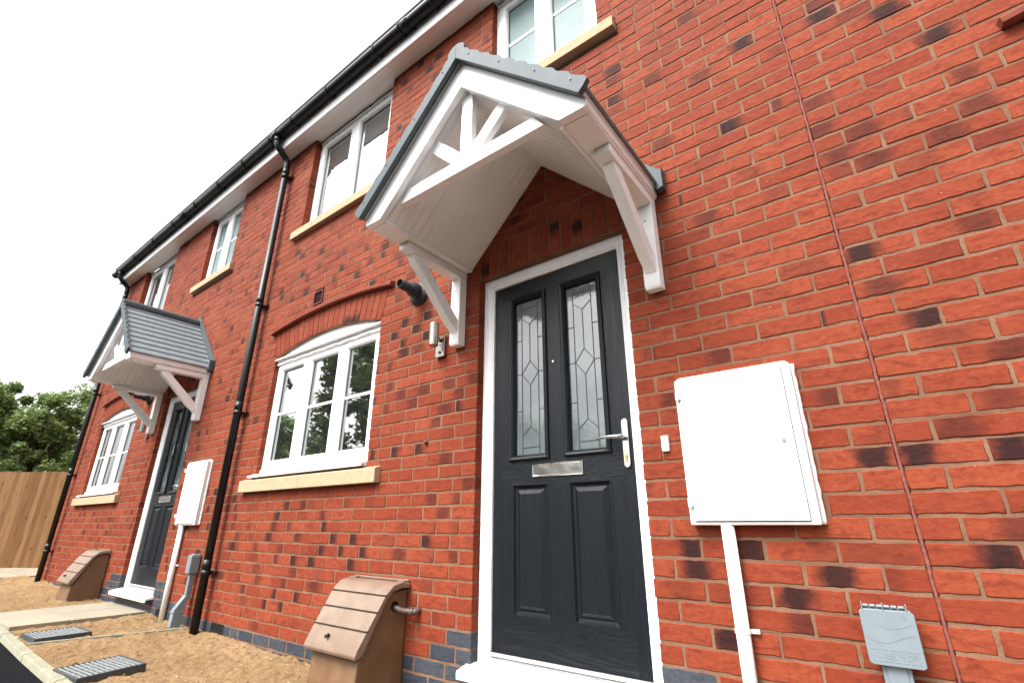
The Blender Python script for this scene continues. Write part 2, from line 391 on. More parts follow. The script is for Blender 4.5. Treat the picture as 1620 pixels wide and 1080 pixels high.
# ------------------------------------------------------------------ brickwork
H2 = -5.03                                   # far door and canopy offset
WX = -4.97                                   # window offset of the next house
XL, XR = 0.0, 0.972
def circ(cx, spring, rise, half):            # arch circle (centre z, radius)
    Rr = (half*half+rise*rise)/(2*rise); return (cx, spring+rise-Rr, Rr)
LOWW = [(-2.475, -.972), (-2.475+WX, -.972+WX), (-2.475+5.08, -.972+5.08)]
SPR, RISE = 1.932, .100
DR, DTOP = 5.6, 2.246                        # the flatter curve of the drip moulding
def drip_z(dx): return DTOP-DR+math.sqrt(DR*DR-dx*dx)
DOORS = [(XL, XR), (XL+H2, XR+H2)]
UP_C = [(.063, .934), (.063+WX, .934+WX), (.063+WX+9.94, .934+WX+9.94)]
UP_A = [(-2.435, -1.15), (-2.435+WX, -1.15+WX), (-2.435-WX, -1.15-WX)]
HOLES = []                                   # (x0,x1,z0,z1)
for a, b in DOORS: HOLES += [(a, b, -.17, 1.955)]; HOLES += [(a-.004, b+.004, 1.94, 2.175)]; HOLES += [(a-.03, b+.03, -.17, -.12)]
for a, b in UP_C: HOLES += [(a, b, 3.40, 4.6), (a-.125, b+.125, 3.335, 3.43)]
for a, b in UP_A: HOLES += [(a, b, 3.27, 4.6), (a-.11, b+.11, 3.195, 3.29)]
for a, b in LOWW: HOLES += [(a, b, .84, 1.93), (a-.165, b+.155, .75, .855)]
ARCH = [circ((a+b)/2, SPR, RISE, (b-a)/2) for a, b in LOWW]
VENTS = [(-1.968, -1.832, 2.325, 2.45)]
VENTS += [(a+WX, b+WX, c, d) for a, b, c, d in VENTS[:1]]
HOLES += VENTS
ABR = [(-2.66, -.2975)] + [(-2.66-1.15, -.2975+.0), (-7.1, -.2975)]
BLOT_PX = []
def blot(ox, oy, s, pts, amt): BLOT_PX.extend([(ox+a/s, oy+b/s, amt) for a, b in pts])
blot(980,520,1.928,[(775,380),(905,370),(1190,350),(660,740),(540,810),(220,670),(405,675),(235,730),(1165,680),(330,945)],1)
blot(980,520,1.928,[(1020,285),(650,195),(310,80),(160,210),(1200,45),(560,890),(1220,590)],.6)
blot(1000,0,2,[(600,55),(805,42),(965,110),(350,140),(300,405),(720,790),(935,1000)],1)
blot(1000,0,2,[(580,315),(720,410),(590,415),(650,490),(765,500),(1050,225),(990,415),(1090,325),(230,680),(455,340),(790,900),(1090,690),(170,60),(60,260),(215,235),(560,5)],.62)
blot(1440,480,3.6,[(610,230),(290,680),(50,840),(580,800)],1); blot(1440,480,3.6,[(520,520)],.5)
blot(600,540,4.5,[(155,10),(180,75),(545,460),(100,780),(265,770)],.95)
blot(600,540,4.5,[(70,185),(275,40),(500,295),(155,385),(570,365),(240,435),(415,560),(320,335),(670,255),(640,1000),(75,320),(50,480),(470,460)],.6)
blot(640,700,4.5,[(85,50),(140,710)],.95); blot(640,700,4.5,[(290,110),(460,290),(380,400),(350,820),(275,500),(500,830),(200,400)],.6)
blot(600,420,6,[(450,470),(230,545),(340,600),(435,670),(130,670),(220,735),(240,820)],1); blot(600,420,6,[(305,90),(460,370),(100,940)],.6)
blot(280,830,3.24,[(740,15),(1270,90),(790,75),(890,80),(730,135),(825,140),(940,150),(590,190),(680,200),(880,210),(610,255),(505,360),(600,375),(450,415),(535,430),(630,450)],.95)
blot(280,830,3.24,[(565,15),(610,70),(1135,155),(430,345),(1410,165),(700,320),(300,60),(400,240)],.6)
blot(560,70,5.4,[(725,105),(575,185),(650,210),(435,325),(395,695),(310,615)],1); blot(560,70,5.4,[(490,385),(700,270),(440,750)],.7)
blot(800,100,5.686,[(960,30),(960,370),(1280,190)],.9); blot(800,100,5.686,[(965,185),(1090,105),(1400,690)],.6)
blot(160,150,3.086,[(960,780),(980,795),(885,990),(1000,965),(1250,875),(1390,735)],.9)
CAMP = camo.matrix_world.translation.copy()
def px_wall(px, py, y=0.0):
    d = RM @ Vector((px-810, -(py-540), -770.17)); t = (y-CAMP.y)/d.y
    return CAMP+d*t
BLOTS = []
for px, py, am in BLOT_PX:
    p = px_wall(px, py); BLOTS.append((p.x, p.z, am))

rnd = random.Random(11)
def brick_poly(mb, x0, x1, z0, z1, col4, mi, fine, y=0.0, cx=None, rot=0.0, depth=.1, swap=False):
    """one brick: wobbly front face, rounded arris, real depth"""
    L = x1-x0; n = (max(2, int(L/.022)) if fine else 2); nh = 3 if fine else 1
    cc = ((x0+x1)/2, (z0+z1)/2)
    jx = rnd.uniform(-.0015, .0015); tz = rnd.uniform(-.006, .006)
    yo = y+rnd.uniform(-.0012, .0012); ty = rnd.uniform(-.010, .010)
    j = .0016 if fine else 0
    pts = [(x0+L*i/n, z0) for i in range(n)]+[(x1, z0+(z1-z0)*i/nh) for i in range(nh)]
    pts += [(x1-L*i/n, z1) for i in range(n)]+[(x0, z1-(z1-z0)*i/nh) for i in range(nh)]
    N = len(pts); b = len(mb.v)
    def T(px, pz, yy):
        dx, dz = px-cc[0], pz-cc[1]; dz += dx*tz
        if rot: c, s_ = math.cos(rot), math.sin(rot); dx, dz = dx*c-dz*s_, dx*s_+dz*c
        return (cc[0]+dx+jx, yy+dx*ty, cc[1]+dz)
    pert = [(px+rnd.uniform(-j, j), pz+rnd.uniform(-j, j)*1.3) for px, pz in pts]
    ins = .0026
    def shrink(p):
        sx = 1-2*ins/max(L, .02); sz = 1-2*ins/(z1-z0)
        return (cc[0]+(p[0]-cc[0])*sx, cc[1]+(p[1]-cc[1])*sz)
    ring = [[T(*p, y+depth) for p in pert], [T(*p, yo+.0022) for p in pert], [T(*shrink(p), yo+rnd.uniform(-.0003, .0003)) for p in pert]]
    uvs = [((p[0]-x0)/L, (p[1]-z0)/(z1-z0)) for p in pts]
    if swap: uvs = [(v_, u_) for u_, v_ in uvs]
    for r in ring: mb.v += r
    for k in range(2):
        for i in range(N):
            q = (i+1) % N; mb.face([b+k*N+i, b+k*N+q, b+(k+1)*N+q, b+(k+1)*N+i], mi, [uvs[i], uvs[q], uvs[q], uvs[i]], col4, k == 1)
    mb.face([b+2*N+i for i in range(N)], mi, uvs, col4)
def subtract(iv, a, b):
    o = []
    for s, e in iv:
        if b <= s or a >= e: o.append((s, e)); continue
        if a > s: o.append((s, a))
        if b < e: o.append((b, e))
    return o
def blue_here(k, x):
    if k < -3: return True
    for a, b in DOORS+[(XL+4.97+2.3, XR+4.97+2.3)]:
        step = k+3                           # 0,1,2 for the three stepped courses
        if 0 <= step <= 2:
            ext = (.62, .36, .235)[step]; 
            if a-ext < x < b+ext+(.1 if step < 2 else -.02): return True
    return False
X0W, X1W = -8.32, 4.9
BOUND = [(-3.11, 'far'), (1.857, 'near'), (9, 'right')]
WALLS = {k: MB() for k in ('far', 'near', 'right')}
def which(x): return 'far' if x < -3.11 else ('near' if x < 1.857 else 'right')
def put(x0, x1, k, z0, z1):
    xm = (x0+x1)/2
    if x1-x0 < .02: return
    fine = -3.2 < xm
    tone = rnd.random(); amt = pos = wd = 0
    hit = [b for b in BLOTS if x0-.005 <= b[0] <= x1+.005 and z0-.005 <= b[1] <= z1+.005]
    known = (xm > 1.0 and zm(z0) < 3.3) or (-.9 < xm < 0 and z0 < 1.9)
    if hit: amt = hit[0][2]; pos = (hit[0][0]-x0)/(x1-x0); wd = .19 if amt > .8 else .20
    elif not known and rnd.random() < (.25 if xm < -.9 else .09):
        amt = rnd.choice((.95, .75, .6, .5, .4)); pos = rnd.choice((.04, .12, .88, .2, .5)); wd = rnd.uniform(.07, .20)
    elif rnd.random() < .15: amt = rnd.uniform(.15, .35); pos = rnd.random(); wd = rnd.uniform(.15, .4)
    mi = 1 if blue_here(k, xm) else 0
    if mi == 1: amt *= .3
    brick_poly(WALLS[which(xm)], x0, x1, z0, z1, (tone, amt, pos, wd), mi, fine)
def zm(z): return z
for k in range(-7, 60):
    z0, z1 = .075*k, .075*k+.075; zc = (z0+z1)/2
    iv = [(X0W, X1W)]
    for a, b, c, d in HOLES:
        if c < zc < d: iv = subtract(iv, a, b)
    for cx, cz, Rr in ARCH:
        hw = 1.505/2
        if SPR-.02 < zc < DTOP:
            half = min(hw+(zc-SPR)*.27, math.sqrt(max(0, DR*DR-(zc-DTOP+DR)**2))); iv = subtract(iv, cx-half, cx+half)
    for ax, az_ in ABR:
        if abs(zc-az_-.035) < .04: iv = subtract(iv, ax-.0975, ax+.1175)
    for s, e in subtract(iv, 1.8518, 1.8622):
        ph = .165+(.1125 if k % 2 else 0)
        cuts = []; n0 = math.floor((s-ph)/.225)+1; x = ph+.225*n0
        while x < e: cuts.append(x); x += .225
        if cuts and cuts[0]-s < .05: cuts[0] = s+.107 if len(cuts) > 1 else cuts[0]
        if cuts and e-cuts[-1] < .05: cuts[-1] = e-.107
        if abs(s) < .01 or True:
            pass
        ed = [s]+cuts+[e]
        if abs(e-XL) < .01 and k % 2 == 0 and len(cuts) > 1: ed = [s]+cuts[:-1]+[e-.105, e]
        for i in range(len(ed)-1):
            a = ed[i]+(.0058 if i > 0 else 0); b = ed[i+1]-(.0058 if i < len(ed)-2 else 0)
            put(a, b, k, z0+.0056, z1-.0056)
        # mortar bed behind / between the bricks
        w3 = [(s, e)]
        for sgx in (-3.11, ):
            w3 = sum([subtract([q], sgx, sgx) for q in w3], [])
        for q0, q1 in w3:
            segs = [(q0, q1)] if not (q0 < -3.11 < q1) else [(q0, -3.11), (-3.11, q1)]
            for a, b in segs:
                e0 = .003 if a == s else 0; e1 = .003 if b == e else 0
                WALLS[which((a+b)/2)].box(a+e0, b-e1, .0030+rnd.uniform(-.0005, .0005), .099, z0, z1, 2)
# soldiers over the doors
for (a, b), wk in zip(DOORS, ('near', 'far')):
    n = 13; wdt = (b-a)/n
    for i in range(n):
        pv = {0: .25, 7: .76, 9: .5}.get(i)
        brick_poly(WALLS[wk], a+i*wdt+.005, a+(i+1)*wdt-.005, 1.956, 2.170, (rnd.random(), 1 if pv else 0, pv or 0, .12), 0, True, swap=True)
    WALLS[wk].box(a-.004, b+.004, .005, .099, 1.952, 2.176, 2)
# radial soldiers over the segmental arches
for (cx, cz, Rr), (a, b), wk in zip(ARCH, LOWW, ('near', 'far', 'right')):
    am = math.asin((b-a)/2/Rr); n = 21
    for i in range(n):
        t = -am+(i+.5)*2*am/n; hwid = Rr*am/n-.0048
        L = .215
        for _ in range(4): L = (drip_z((Rr+L)*math.sin(t))-cz)/math.cos(t)-Rr-.004
        rc = Rr+L/2+.002; px, pz = cx+rc*math.sin(t), cz+rc*math.cos(t)
        dk = .95 if (wk == 'near' and i in (14, 15, 16)) else 0
        b4 = len(WALLS[wk].uv)
        brick_poly(WALLS[wk], px-hwid, px+hwid, pz-L/2+.002, pz+L/2-.002, (rnd.random()*.8, dk, .06, .10), 0, wk == 'near', 0, None, -t, swap=True)
    N = 33; mb = WALLS[wk]; bse = len(mb.v)
    lo = [(cx+(Rr+.002)*math.sin(-am+2*am*i/(N-1)), cz+(Rr+.002)*math.cos(-am+2*am*i/(N-1))) for i in range(N)]
    hi = []
    for i in range(N):
        dx = -.835+1.67*i/(N-1); hi.append((cx+dx, drip_z(dx)+.008))
    mb.v += [(p[0], .0052, p[1]) for p in lo]+[(p[0], .0052, p[1]) for p in hi]+[(p[0], .099, p[1]) for p in lo]
    for i in range(N-1):
        mb.face([bse+i, bse+i+1, bse+N+i+1, bse+N+i], 2); mb.face([bse+i, bse+2*N+i, bse+2*N+i+1, bse+i+1], 2)
# body of each house behind the facing brick
def body(mb, x0, x1, hs_):
    ops = [h for h in hs_ if h[1] > x0 and h[0] < x1]
    mb.box(x0, x1, .22, 8.0, -.6, 4.62, 3)
    xs = sorted({x0, x1}|{max(x0, o[0]) for o in ops}|{min(x1, o[1]) for o in ops}); zs = sorted({-.6, 4.5}|{o[2] for o in ops}|{o[3] for o in ops})
    for i in range(len(xs)-1):
        for j in range(len(zs)-1):
            xc, zc = (xs[i]+xs[i+1])/2, (zs[j]+zs[j+1])/2
            if any(o[0] < xc < o[1] and o[2] < zc < o[3] for o in ops): continue
            mb.box(xs[i], xs[i+1], .1005, .2195, zs[j], zs[j+1], 2)
INNER = [(a, b, -.17, 1.955) for a, b in DOORS]+[(a, b, 3.43, 4.5) for a, b in UP_C]+[(a, b, 3.29, 4.5) for a, b in UP_A]+[(a, b, .865, 1.94) for a, b in LOWW]
body(WALLS['near'], -3.109, 1.8565, INNER); body(WALLS['far'], -8.31, -3.1105, INNER); body(WALLS['right'], 1.858, 4.9, INNER)

HOUSE = {}
HOUSE['near'] = empty('brick_house', (-.6, 0, -.32), 'red brick terraced house in the middle, with the large dark front door', 'house', 'terraced houses in one row')
HOUSE['far'] = empty('brick_house', (-5.7, 0, -.27), 'red brick end house at the far left, next to the fence', 'house', 'terraced houses in one row')
HOUSE['right'] = empty('brick_house', (3.3, 0, -.33), 'red brick house at the right, beyond the upright brown movement joint', 'house', 'terraced houses in one row')
for k in HOUSE: WALLS[k].build('wall', [M_BRICK, M_BLUE, M_MORTAR, M_GABLE], HOUSE[k])

def edge_drip(k, arch, a, b):                # curved drip moulding above the arch
    cx, cz, Rr = arch; mb = MB(); am = math.asin(.868/DR); N = 28
    cz = DTOP-DR; r0, r1 = DR, DR+.030
    for i in range(N+1):
        t = -am+2*am*i/N; s_, c_ = math.sin(t), math.cos(t)
        mb.v += [(cx+r0*s_, .012, cz+r0*c_), (cx+r0*s_, -.040, cz+r0*c_), (cx+(r1-.010)*s_, -.044, cz+(r1-.010)*c_), (cx+r1*s_, -.034, cz+r1*c_), (cx+(r1+.008)*s_, .012, cz+(r1+.008)*c_)]
    for i in range(N):
        for j in range(4): mb.face([5*i+j, 5*i+j+1, 5*i+j+6, 5*i+j+5], 0, None, None, False)
    mb.face([j for j in range(5)][::-1], 0); mb.face([5*N+j for j in range(5)], 0)
    mb.build('drip_moulding', M_DRIP, HOUSE[k])
for k, ar, (a, b) in zip(('near', 'far', 'right'), ARCH, LOWW): edge_drip(k, ar, a, b)

def sash(mb_f, x0, x1, z0, z1, yf, w_=.045):
    """raised sash frame ring with a chamfered inner edge; returns the glass rectangle"""
    mb_f.rings(x0, x1, z0, z1, [(0, yf+.02), (0, yf), (w_-.014, yf), (w_-.003, yf+.012), (w_, yf+.03)], 0, False)
    return (x0+w_-.001, x1-w_+.001, z0+w_-.001, z1-w_+.001)
def frame_bars(mb, x0, x1, z0, z1, yf, yb, side, top, bot, mulls, mw):
    mb.box(x0, x0+side, yf, yb, z0, z1); mb.box(x1-side, x1, yf, yb, z0, z1)
    mb.box(x0+side, x1-side, yf, yb, z1-top, z1); mb.box(x0+side, x1-side, yf, yb, z0, z0+bot)
    for m in mulls: mb.box(m-mw/2, m+mw/2, yf, yb, z0+bot, z1-top)
def pane_obj(parent, r, y, m=M_GLASS):
    mb = MB(); mb.box(r[0], r[1], y, y+.012, r[2], r[3]); o = mb.build('pane', m, parent)
    return o
M_GROOVE = None
M_GASK = mat('glazing_gasket', (.045,.065,.065), .4, .4, noise=(40, .1))
def gasket(mb, r, y):
    mb.rings(r[0]-.001, r[1]+.001, r[2]-.001, r[3]+.001, [(0, y-.006), (.006, y-.001), (.0075, y+.004)], 0, False)
def lower_window(k, a, b):
    y = .042; f = MB(); z0, zt = .915, 1.90
    frame_bars(f, a, b, z0, zt, y, y+.07, .03, .03, .03, [], 0)
    w_ = (b-a)
    # three lights: (centre measured) relative to opening
    rel = [(.028, .500), (.500, 1.005), (1.005, w_-.028)]
    win = f.build('window', M_UPVC, HOUSE[k], .003)
    win['label'] = 'white three-light ground-floor window under a brick arch'
    s = MB(); panes = []
    for r0, r1 in rel:
        q = (a+r0, a+r1, z0+.028, zt-.028)
        s.box(q[0]+.001, q[0]+.03, y-.004, y+.06, q[2], q[3]); s.box(q[1]-.03, q[1]-.001, y-.004, y+.06, q[2], q[3])
        s.box(q[0]+.03, q[1]-.03, y-.004, y+.06, q[3]-.03, q[3]); s.box(q[0]+.03, q[1]-.03, y-.004, y+.06, q[2], q[2]+.03)
        g = (q[0]+.03, q[1]-.03, q[2]+.03, q[3]-.03)
        s.rings(g[0]-.001, g[1]+.001, g[2]-.001, g[3]+.001, [(0, y+.02), (0, y-.012), (.022, y-.010), (.034, y+.002), (.038, y+.026)], 0, False)
        panes.append((g[0]+.036, g[1]-.036, g[2]+.036, g[3]-.036))
    s.build('sash', M_UPVC, win, .002)
    gk = MB(); [gasket(gk, p, y+.022) for p in panes]; gk.build('gasket', M_GASK, win)
    for p in panes:
        pane_obj(win, p, y+.024); zc = 1.408
        gb = MB(); gb.box(p[0], p[1], y+.014, y+.023, zc-.011, zc+.011); gb.build('glazing_bar', M_UPVC, win, .003)
    # curved head board, drip rail, trickle vents
    cx, cz, Rr = [ar for ar in ARCH if a < ar[0] < b][0]
    N = 24; am = math.asin((b-a)/2/Rr)-.001
    poly = [(a+.002, zt+.001)]+[(cx+(Rr-.001)*math.sin(-am+2*am*i/N), max(zt+.002, cz+(Rr-.001)*math.cos(-am+2*am*i/N))) for i in range(N+1)]+[(b-.002, zt+.001)]
    h = MB(); h.prism(poly, 'y', y-.008, y+.05); h.build('arch_board', M_UPVC, win)
    d = MB(); d.prism([(y-.012, zt-.002), (y-.05, zt+.006), (y-.05, zt+.014), (y-.012, zt+.045)], 'x', a+.003, b-.003)
    d.box(a+.003, b-.003, y-.020, y-.001, zt-.035, zt-.006)
    for i in range(6): d.box(a+.12+i*.22, a+.12+i*.22+.16, y-.026, y-.021, zt-.028, zt-.014)
    d.build('drip_rail', M_UPVC, win, .002)
    c = MB(); c.prism([(y+.05, .868), (y+.05, .914), (y-.004, .914), (y-.012, .906), (-.030, .893), (-.044, .886), (-.044, .868), (-.034, .868), (-.034, .878), (-.01, .880), (-.01, .868)], 'x', a+.003, b-.003)
    c.prism([(y-.013, .910), (y-.013, .93), (y-.004, .94), (y-.004, .91)], 'x', a+.003, b-.003)
    c.prism([(-.001, .868), (-.001, .892), (-.044, .886), (-.044, .868)], 'x', a-.045, a+.002)
    c.build('cill', M_UPVC, win, .002)
    sl = MB(); xm = a-.165+.92
    for x0, x1 in ((a-.163, xm-.0012), (xm+.0012, b+.153)):
        sl.prism([(.099, .754), (.099, .868), (0.02, .867), (-.046, .846), (-.046, .754)], 'x', x0, x1)
    sl.build('sill', M_SAND, win, .004)
for k, (a, b) in zip(('near', 'far', 'right'), LOWW): lower_window(k, a, b)

def upper_window(k, a, b, zs, kind):
    y = .07 if kind == 'A' else .055; f = MB(); z0 = zs; zt = 4.440
    frame_bars(f, a, b, z0, zt, y, y+.07, .035, .035, .035, [], 0)
    win = f.build('window', M_UPVC, HOUSE[k], .003)
    win['label'] = {'A': 'white two-light upstairs window with plain clear panes', 'C': 'white upstairs window with obscured panes and a cross bar'}[kind]
    s = MB(); m = (a+b)/2; panes = []
    for q in ((a+.033, m-.001, z0+.033, zt-.033), (m+.001, b-.033, z0+.033, zt-.033)):
        W = .042
        s.box(q[0], q[0]+W, y-.006, y+.06, q[2], q[3]); s.box(q[1]-W, q[1], y-.006, y+.06, q[2], q[3])
        s.box(q[0]+W, q[1]-W, y-.006, y+.06, q[3]-W, q[3]); s.box(q[0]+W, q[1]-W, y-.006, y+.06, q[2], q[2]+W)
        g = (q[0]+W, q[1]-W, q[2]+W, q[3]-W)
        s.rings(g[0]-.001, g[1]+.001, g[2]-.001, g[3]+.001, [(0, y+.02), (0, y-.014), (.020, y-.012), (.030, y), (.034, y+.026)], 0, False)
        panes.append((g[0]+.032, g[1]-.032, g[2]+.032, g[3]-.032))
    s.build('sash', M_UPVC, win, .002)
    gk = MB(); [gasket(gk, p, y+.022) for p in panes]; gk.build('gasket', M_GASK, win)
    for p in panes: pane_obj(win, p, y+.024, M_GLASSUP if kind == 'A' else M_FROST)
    if kind == 'C':
        for p in panes:
            gb = MB(); gb.box(p[0], p[1], y+.019, y+.023, 3.943, 3.969); gb.build('glazing_bar', M_UPVC, win, .002)
    d = MB(); d.box(a+.02, b-.02, y-.018, y-.001, zt-.030, zt-.006)
    for i in range(4): d.box(a+.08+i*(b-a-.16)/4, a+.08+(i+.8)*(b-a-.16)/4, y-.024, y-.019, zt-.024, zt-.012)
    d.build('trickle_vent', M_UPVC, win, .002)
    ztop = zs-.004; e = .122 if kind == 'C' else .107
    sl = MB(); xm = a+.28 if kind == 'A' else b+.5
    parts = ((a-e, xm-.0012), (xm+.0012, b+e)) if kind == 'A' else ((a-e, b+e),)
    zb = 3.338 if kind == 'C' else 3.198
    for x0, x1 in parts:
        sl.prism([(.099, zb), (.099, ztop), (.02, ztop-.001), (-.048, zb+.082), (-.048, zb)], 'x', x0, x1)
    sl.build('sill', M_SAND, win, .004)
for k, (a, b) in zip(('near', 'far'), UP_C[:2]): upper_window(k, a, b, 3.432, 'C')
for k, (a, b) in zip(('near', 'far', 'right'), UP_A): upper_window(k, a, b, 3.292, 'A')

# ------------------------------------------------------------------ front doors
def front_door(k, dx, offx):
    H = HOUSE[k]; X = lambda v: v+dx
    YL = .080                                 # leaf face
    fr = MB()
    # frame as an extruded moulded profile: outer edge 0, inner .066
    prof = [(.0, .052), (.006, .046), (.030, .046), (.036, .052), (.052, .056), (.060, .066), (.066, .068), (.066, .14), (0, .14)]
    xo0, xo1, zo0, zo1 = X(.001), X(.971), -.128, 1.952
    n = len(prof); b0 = len(fr.v)
    path = [((xo0, zo0), (1, 0)), ((xo0, zo1), (1, -1)), ((xo1, zo1), (-1, -1)), ((xo1, zo0), (-1, 0))]
    for (px, pz), (sx, sz) in path:
        for ins, y in prof: fr.v.append((px+sx*ins, y, pz+sz*ins))
    for i in range(3):
        for j in range(n):
            q = (j+1) % n; fr.face([b0+i*n+j, b0+i*n+q, b0+(i+1)*n+q, b0+(i+1)*n+j][::-1])
    # leaf
    lf = MB()
    x0, x1, z0, z1 = X(.069), X(.903), -.082, 1.884
    panels = [(.196, .428), (.545, .780)]
    P = [(X(a), X(b), .078, .702) for a, b in panels]; G = [(X(a), X(b), .818, 1.790) for a, b in ((.180, .440), (.532, .792))]
    xs = sorted({x0, x1, X(.180), X(.440), X(.532), X(.792), X(.196), X(.428), X(.545), X(.780), X(.13), X(.84)})
    zs = sorted({z0, z1, .078, .702, .818, 1.790})
    for i in range(len(xs)-1):
        for j in range(len(zs)-1):
            xc, zc = (xs[i]+xs[i+1])/2, (zs[j]+zs[j+1])/2
            if any(p[0] < xc < p[1] and p[2] < zc < p[3] for p in P+G): continue
            rail = (X(.13) < xc < X(.84)) and (zc < .078 or .702 < zc < .818 or zc > 1.79)
            mi = 1 if rail else 0
            b = len(lf.v); lf.v += [(xs[i], YL, zs[j]), (xs[i+1], YL, zs[j]), (xs[i+1], YL, zs[j+1]), (xs[i], YL, zs[j+1])]
            lf.face([b, b+1, b+2, b+3], mi)
    lf.rings(x0, x1, z0, z1, [(0, YL+.05), (0, YL)], 0, False)
    for p in P: lf.rings(*p, [(0, YL), (.003, YL-.003), (.010, YL-.003), (.018, YL+.010), (.028, YL+.012), (.030, YL+.012), (.052, YL-.002), (.053, YL-.002)], 0)
    for p in G: lf.rings(*p, [(0, YL), (.002, YL-.012), (.010, YL-.017), (.018, YL-.014), (.026, YL-.006), (.033, YL+.006), (.036, YL+.030)], 0, False)
    door = lf.build('front_door', [M_DOOR, M_DOORH], H)
    door['label'] = 'anthracite front door with two leaded glass panels'
    fr.build('door_frame', M_UPVC, door, .0015)
    # seal line + threshold + cill
    sl = MB(); sl.box(X(.0665), x0+.001, .088, .12, -.10, 1.9); sl.box(x1-.001, X(.905), .088, .12, -.10, 1.9); sl.box(X(.0665), X(.905), .088, .12, 1.883, 1.889)
    sl.box(X(.0665), X(.905), .07, .12, -.103, -.0835); sl.build('seal', M_RUB, door)
    th = MB(); th.prism([(.14, -.126), (.14, -.106), (.075, -.104), (.070, -.110), (.052, -.112), (.048, -.122), (.030, -.124), (.030, -.127)], 'x', X(.067), X(.905))
    th.box(X(.069), X(.903), .058, .0795, -.098, -.084)
    th.build('threshold', M_UPVC if False else mat('threshold_alloy', (.72,.72,.72), .3, .5, .6, noise=(40, .06)), door, .0015)
    ci = MB(); ci.prism([(.14, -.160), (.14, -.1285), (.02, -.130), (-.066, -.150), (-.070, -.156), (-.070, -.186), (-.058, -.186), (-.056, -.166), (.03, -.164)], 'x', X(-.028), X(1.002))
    ci.build('cill', M_UPVC, door, .003)
    # glazing
    for gi, (a, b) in enumerate(((.180, .440), (.532, .792))):
        gx0, gx1, gz0, gz1 = X(a)+.034, X(b)-.034, .852, 1.756
        g = MB(); g.box(gx0, gx1, YL+.020, YL+.034, gz0, gz1); g.build('glass_panel', M_DGLASS, door)
        ld = MB(); yy = YL+.0175; w_ = .0019
        def bar(xa, za, xb, zb):
            d = Vector((xb-xa, 0, zb-za)); L = d.length; d.normalize(); nn = Vector((-d.z, 0, d.x))*w_; b_ = len(ld.v)
            A = Vector((xa, yy, za)); B_ = Vector((xb, yy, zb))
            for yq in (yy, yy+.003):
                for v in (A-nn, B_-nn, B_+nn, A+nn): ld.v.append((v.x, yq, v.z))
            for f in ((0,1,2,3), (4,7,6,5), (0,4,5,1), (1,5,6,2), (2,6,7,3), (3,7,4,0)): ld.face([b_+q for q in f])
        xa, xb, xc = gx0+.040, gx1-.040, (gx0+gx1)/2; zc = gz0+.455
        bar(xa, gz0, xa, gz1); bar(xb, gz0, xb, gz1)
        bar(xc, gz0+.150, xc, zc-.072); bar(xc, zc+.072, xc, gz1-.150)
        bar(xa, zc, xc, zc+.072); bar(xc, zc+.072, xb, zc); bar(xb, zc, xc, zc-.072); bar(xc, zc-.072, xa, zc)
        bar(gx0, zc, xa, zc); bar(xb, zc, gx1, zc)
        for q in (.205, -.215): bar(gx0, zc+q, xa, zc+q); bar(xb, zc+q, gx1, zc+q)
        bar(xa, gz1-.105, xc, gz1-.150); bar(xc, gz1-.150, xb, gz1-.105); bar(xa, gz1-.045, xb, gz1-.045)
        bar(xa, gz0+.098, xc, gz0+.150); bar(xc, gz0+.150, xb, gz0+.098); bar(xa, gz0+.038, xb, gz0+.038)
        ld.build('leading', M_LEAD, door)
    # furniture
    lp = MB(); lp.rings(X(.330), X(.632), .730, .797, [(0, YL-.0005), (0, YL-.006), (.004, YL-.010), (.006, YL-.010), (.009, YL-.007), (.010, YL-.007)], 0)
    lp.build('letter_plate', mat('letter_plate_chrome', (.62,.60,.58), .20, .5, 1.0, noise=(12,.15), bump=(14,.3,.004)), door)
    hp = MB(); zc0, zc1, xc, r = .760, .955, X(.867), .0165
    poly = [(xc+r*math.cos(t), zc1+r*math.sin(t)) for t in [math.pi*i/10 for i in range(11)]]+[(xc+r*math.cos(t), zc0+r*math.sin(t)) for t in [math.pi+math.pi*i/10 for i in range(11)]]
    hp.prism(poly, 'y', YL-.010, YL-.0005); hp.build('handle_plate', M_CHROME, door, .003)
    hd = MB(); hd.tube([(xc, YL-.010, .882), (xc, YL-.050, .882)], .009, 12)
    hd.tube([(xc+.006, YL-.052, .882), (xc-.03, YL-.055, .884), (xc-.08, YL-.056, .886), (xc-.118, YL-.052, .881), (xc-.124, YL-.048, .879)], [.010, .010, .0085, .007, .005], 12)
    hd.build('handle', M_CHROME, door)
    kh = MB(); kh.tube([(xc, YL-.0145, .798), (xc, YL-.009, .798)], .0085, 14); kh.box(xc-.0045, xc+.0045, YL-.0145, YL-.009, .770, .792); kh.build('keyhole', M_BRASS, door)
    sp = MB(); sp.tube([(X(.479), YL-.006, 1.336), (X(.479), YL-.0005, 1.336)], .0055, 14); sp.build('spyhole', M_CHROME, door)
front_door('near', 0, 0); front_door('far', H2, 0)

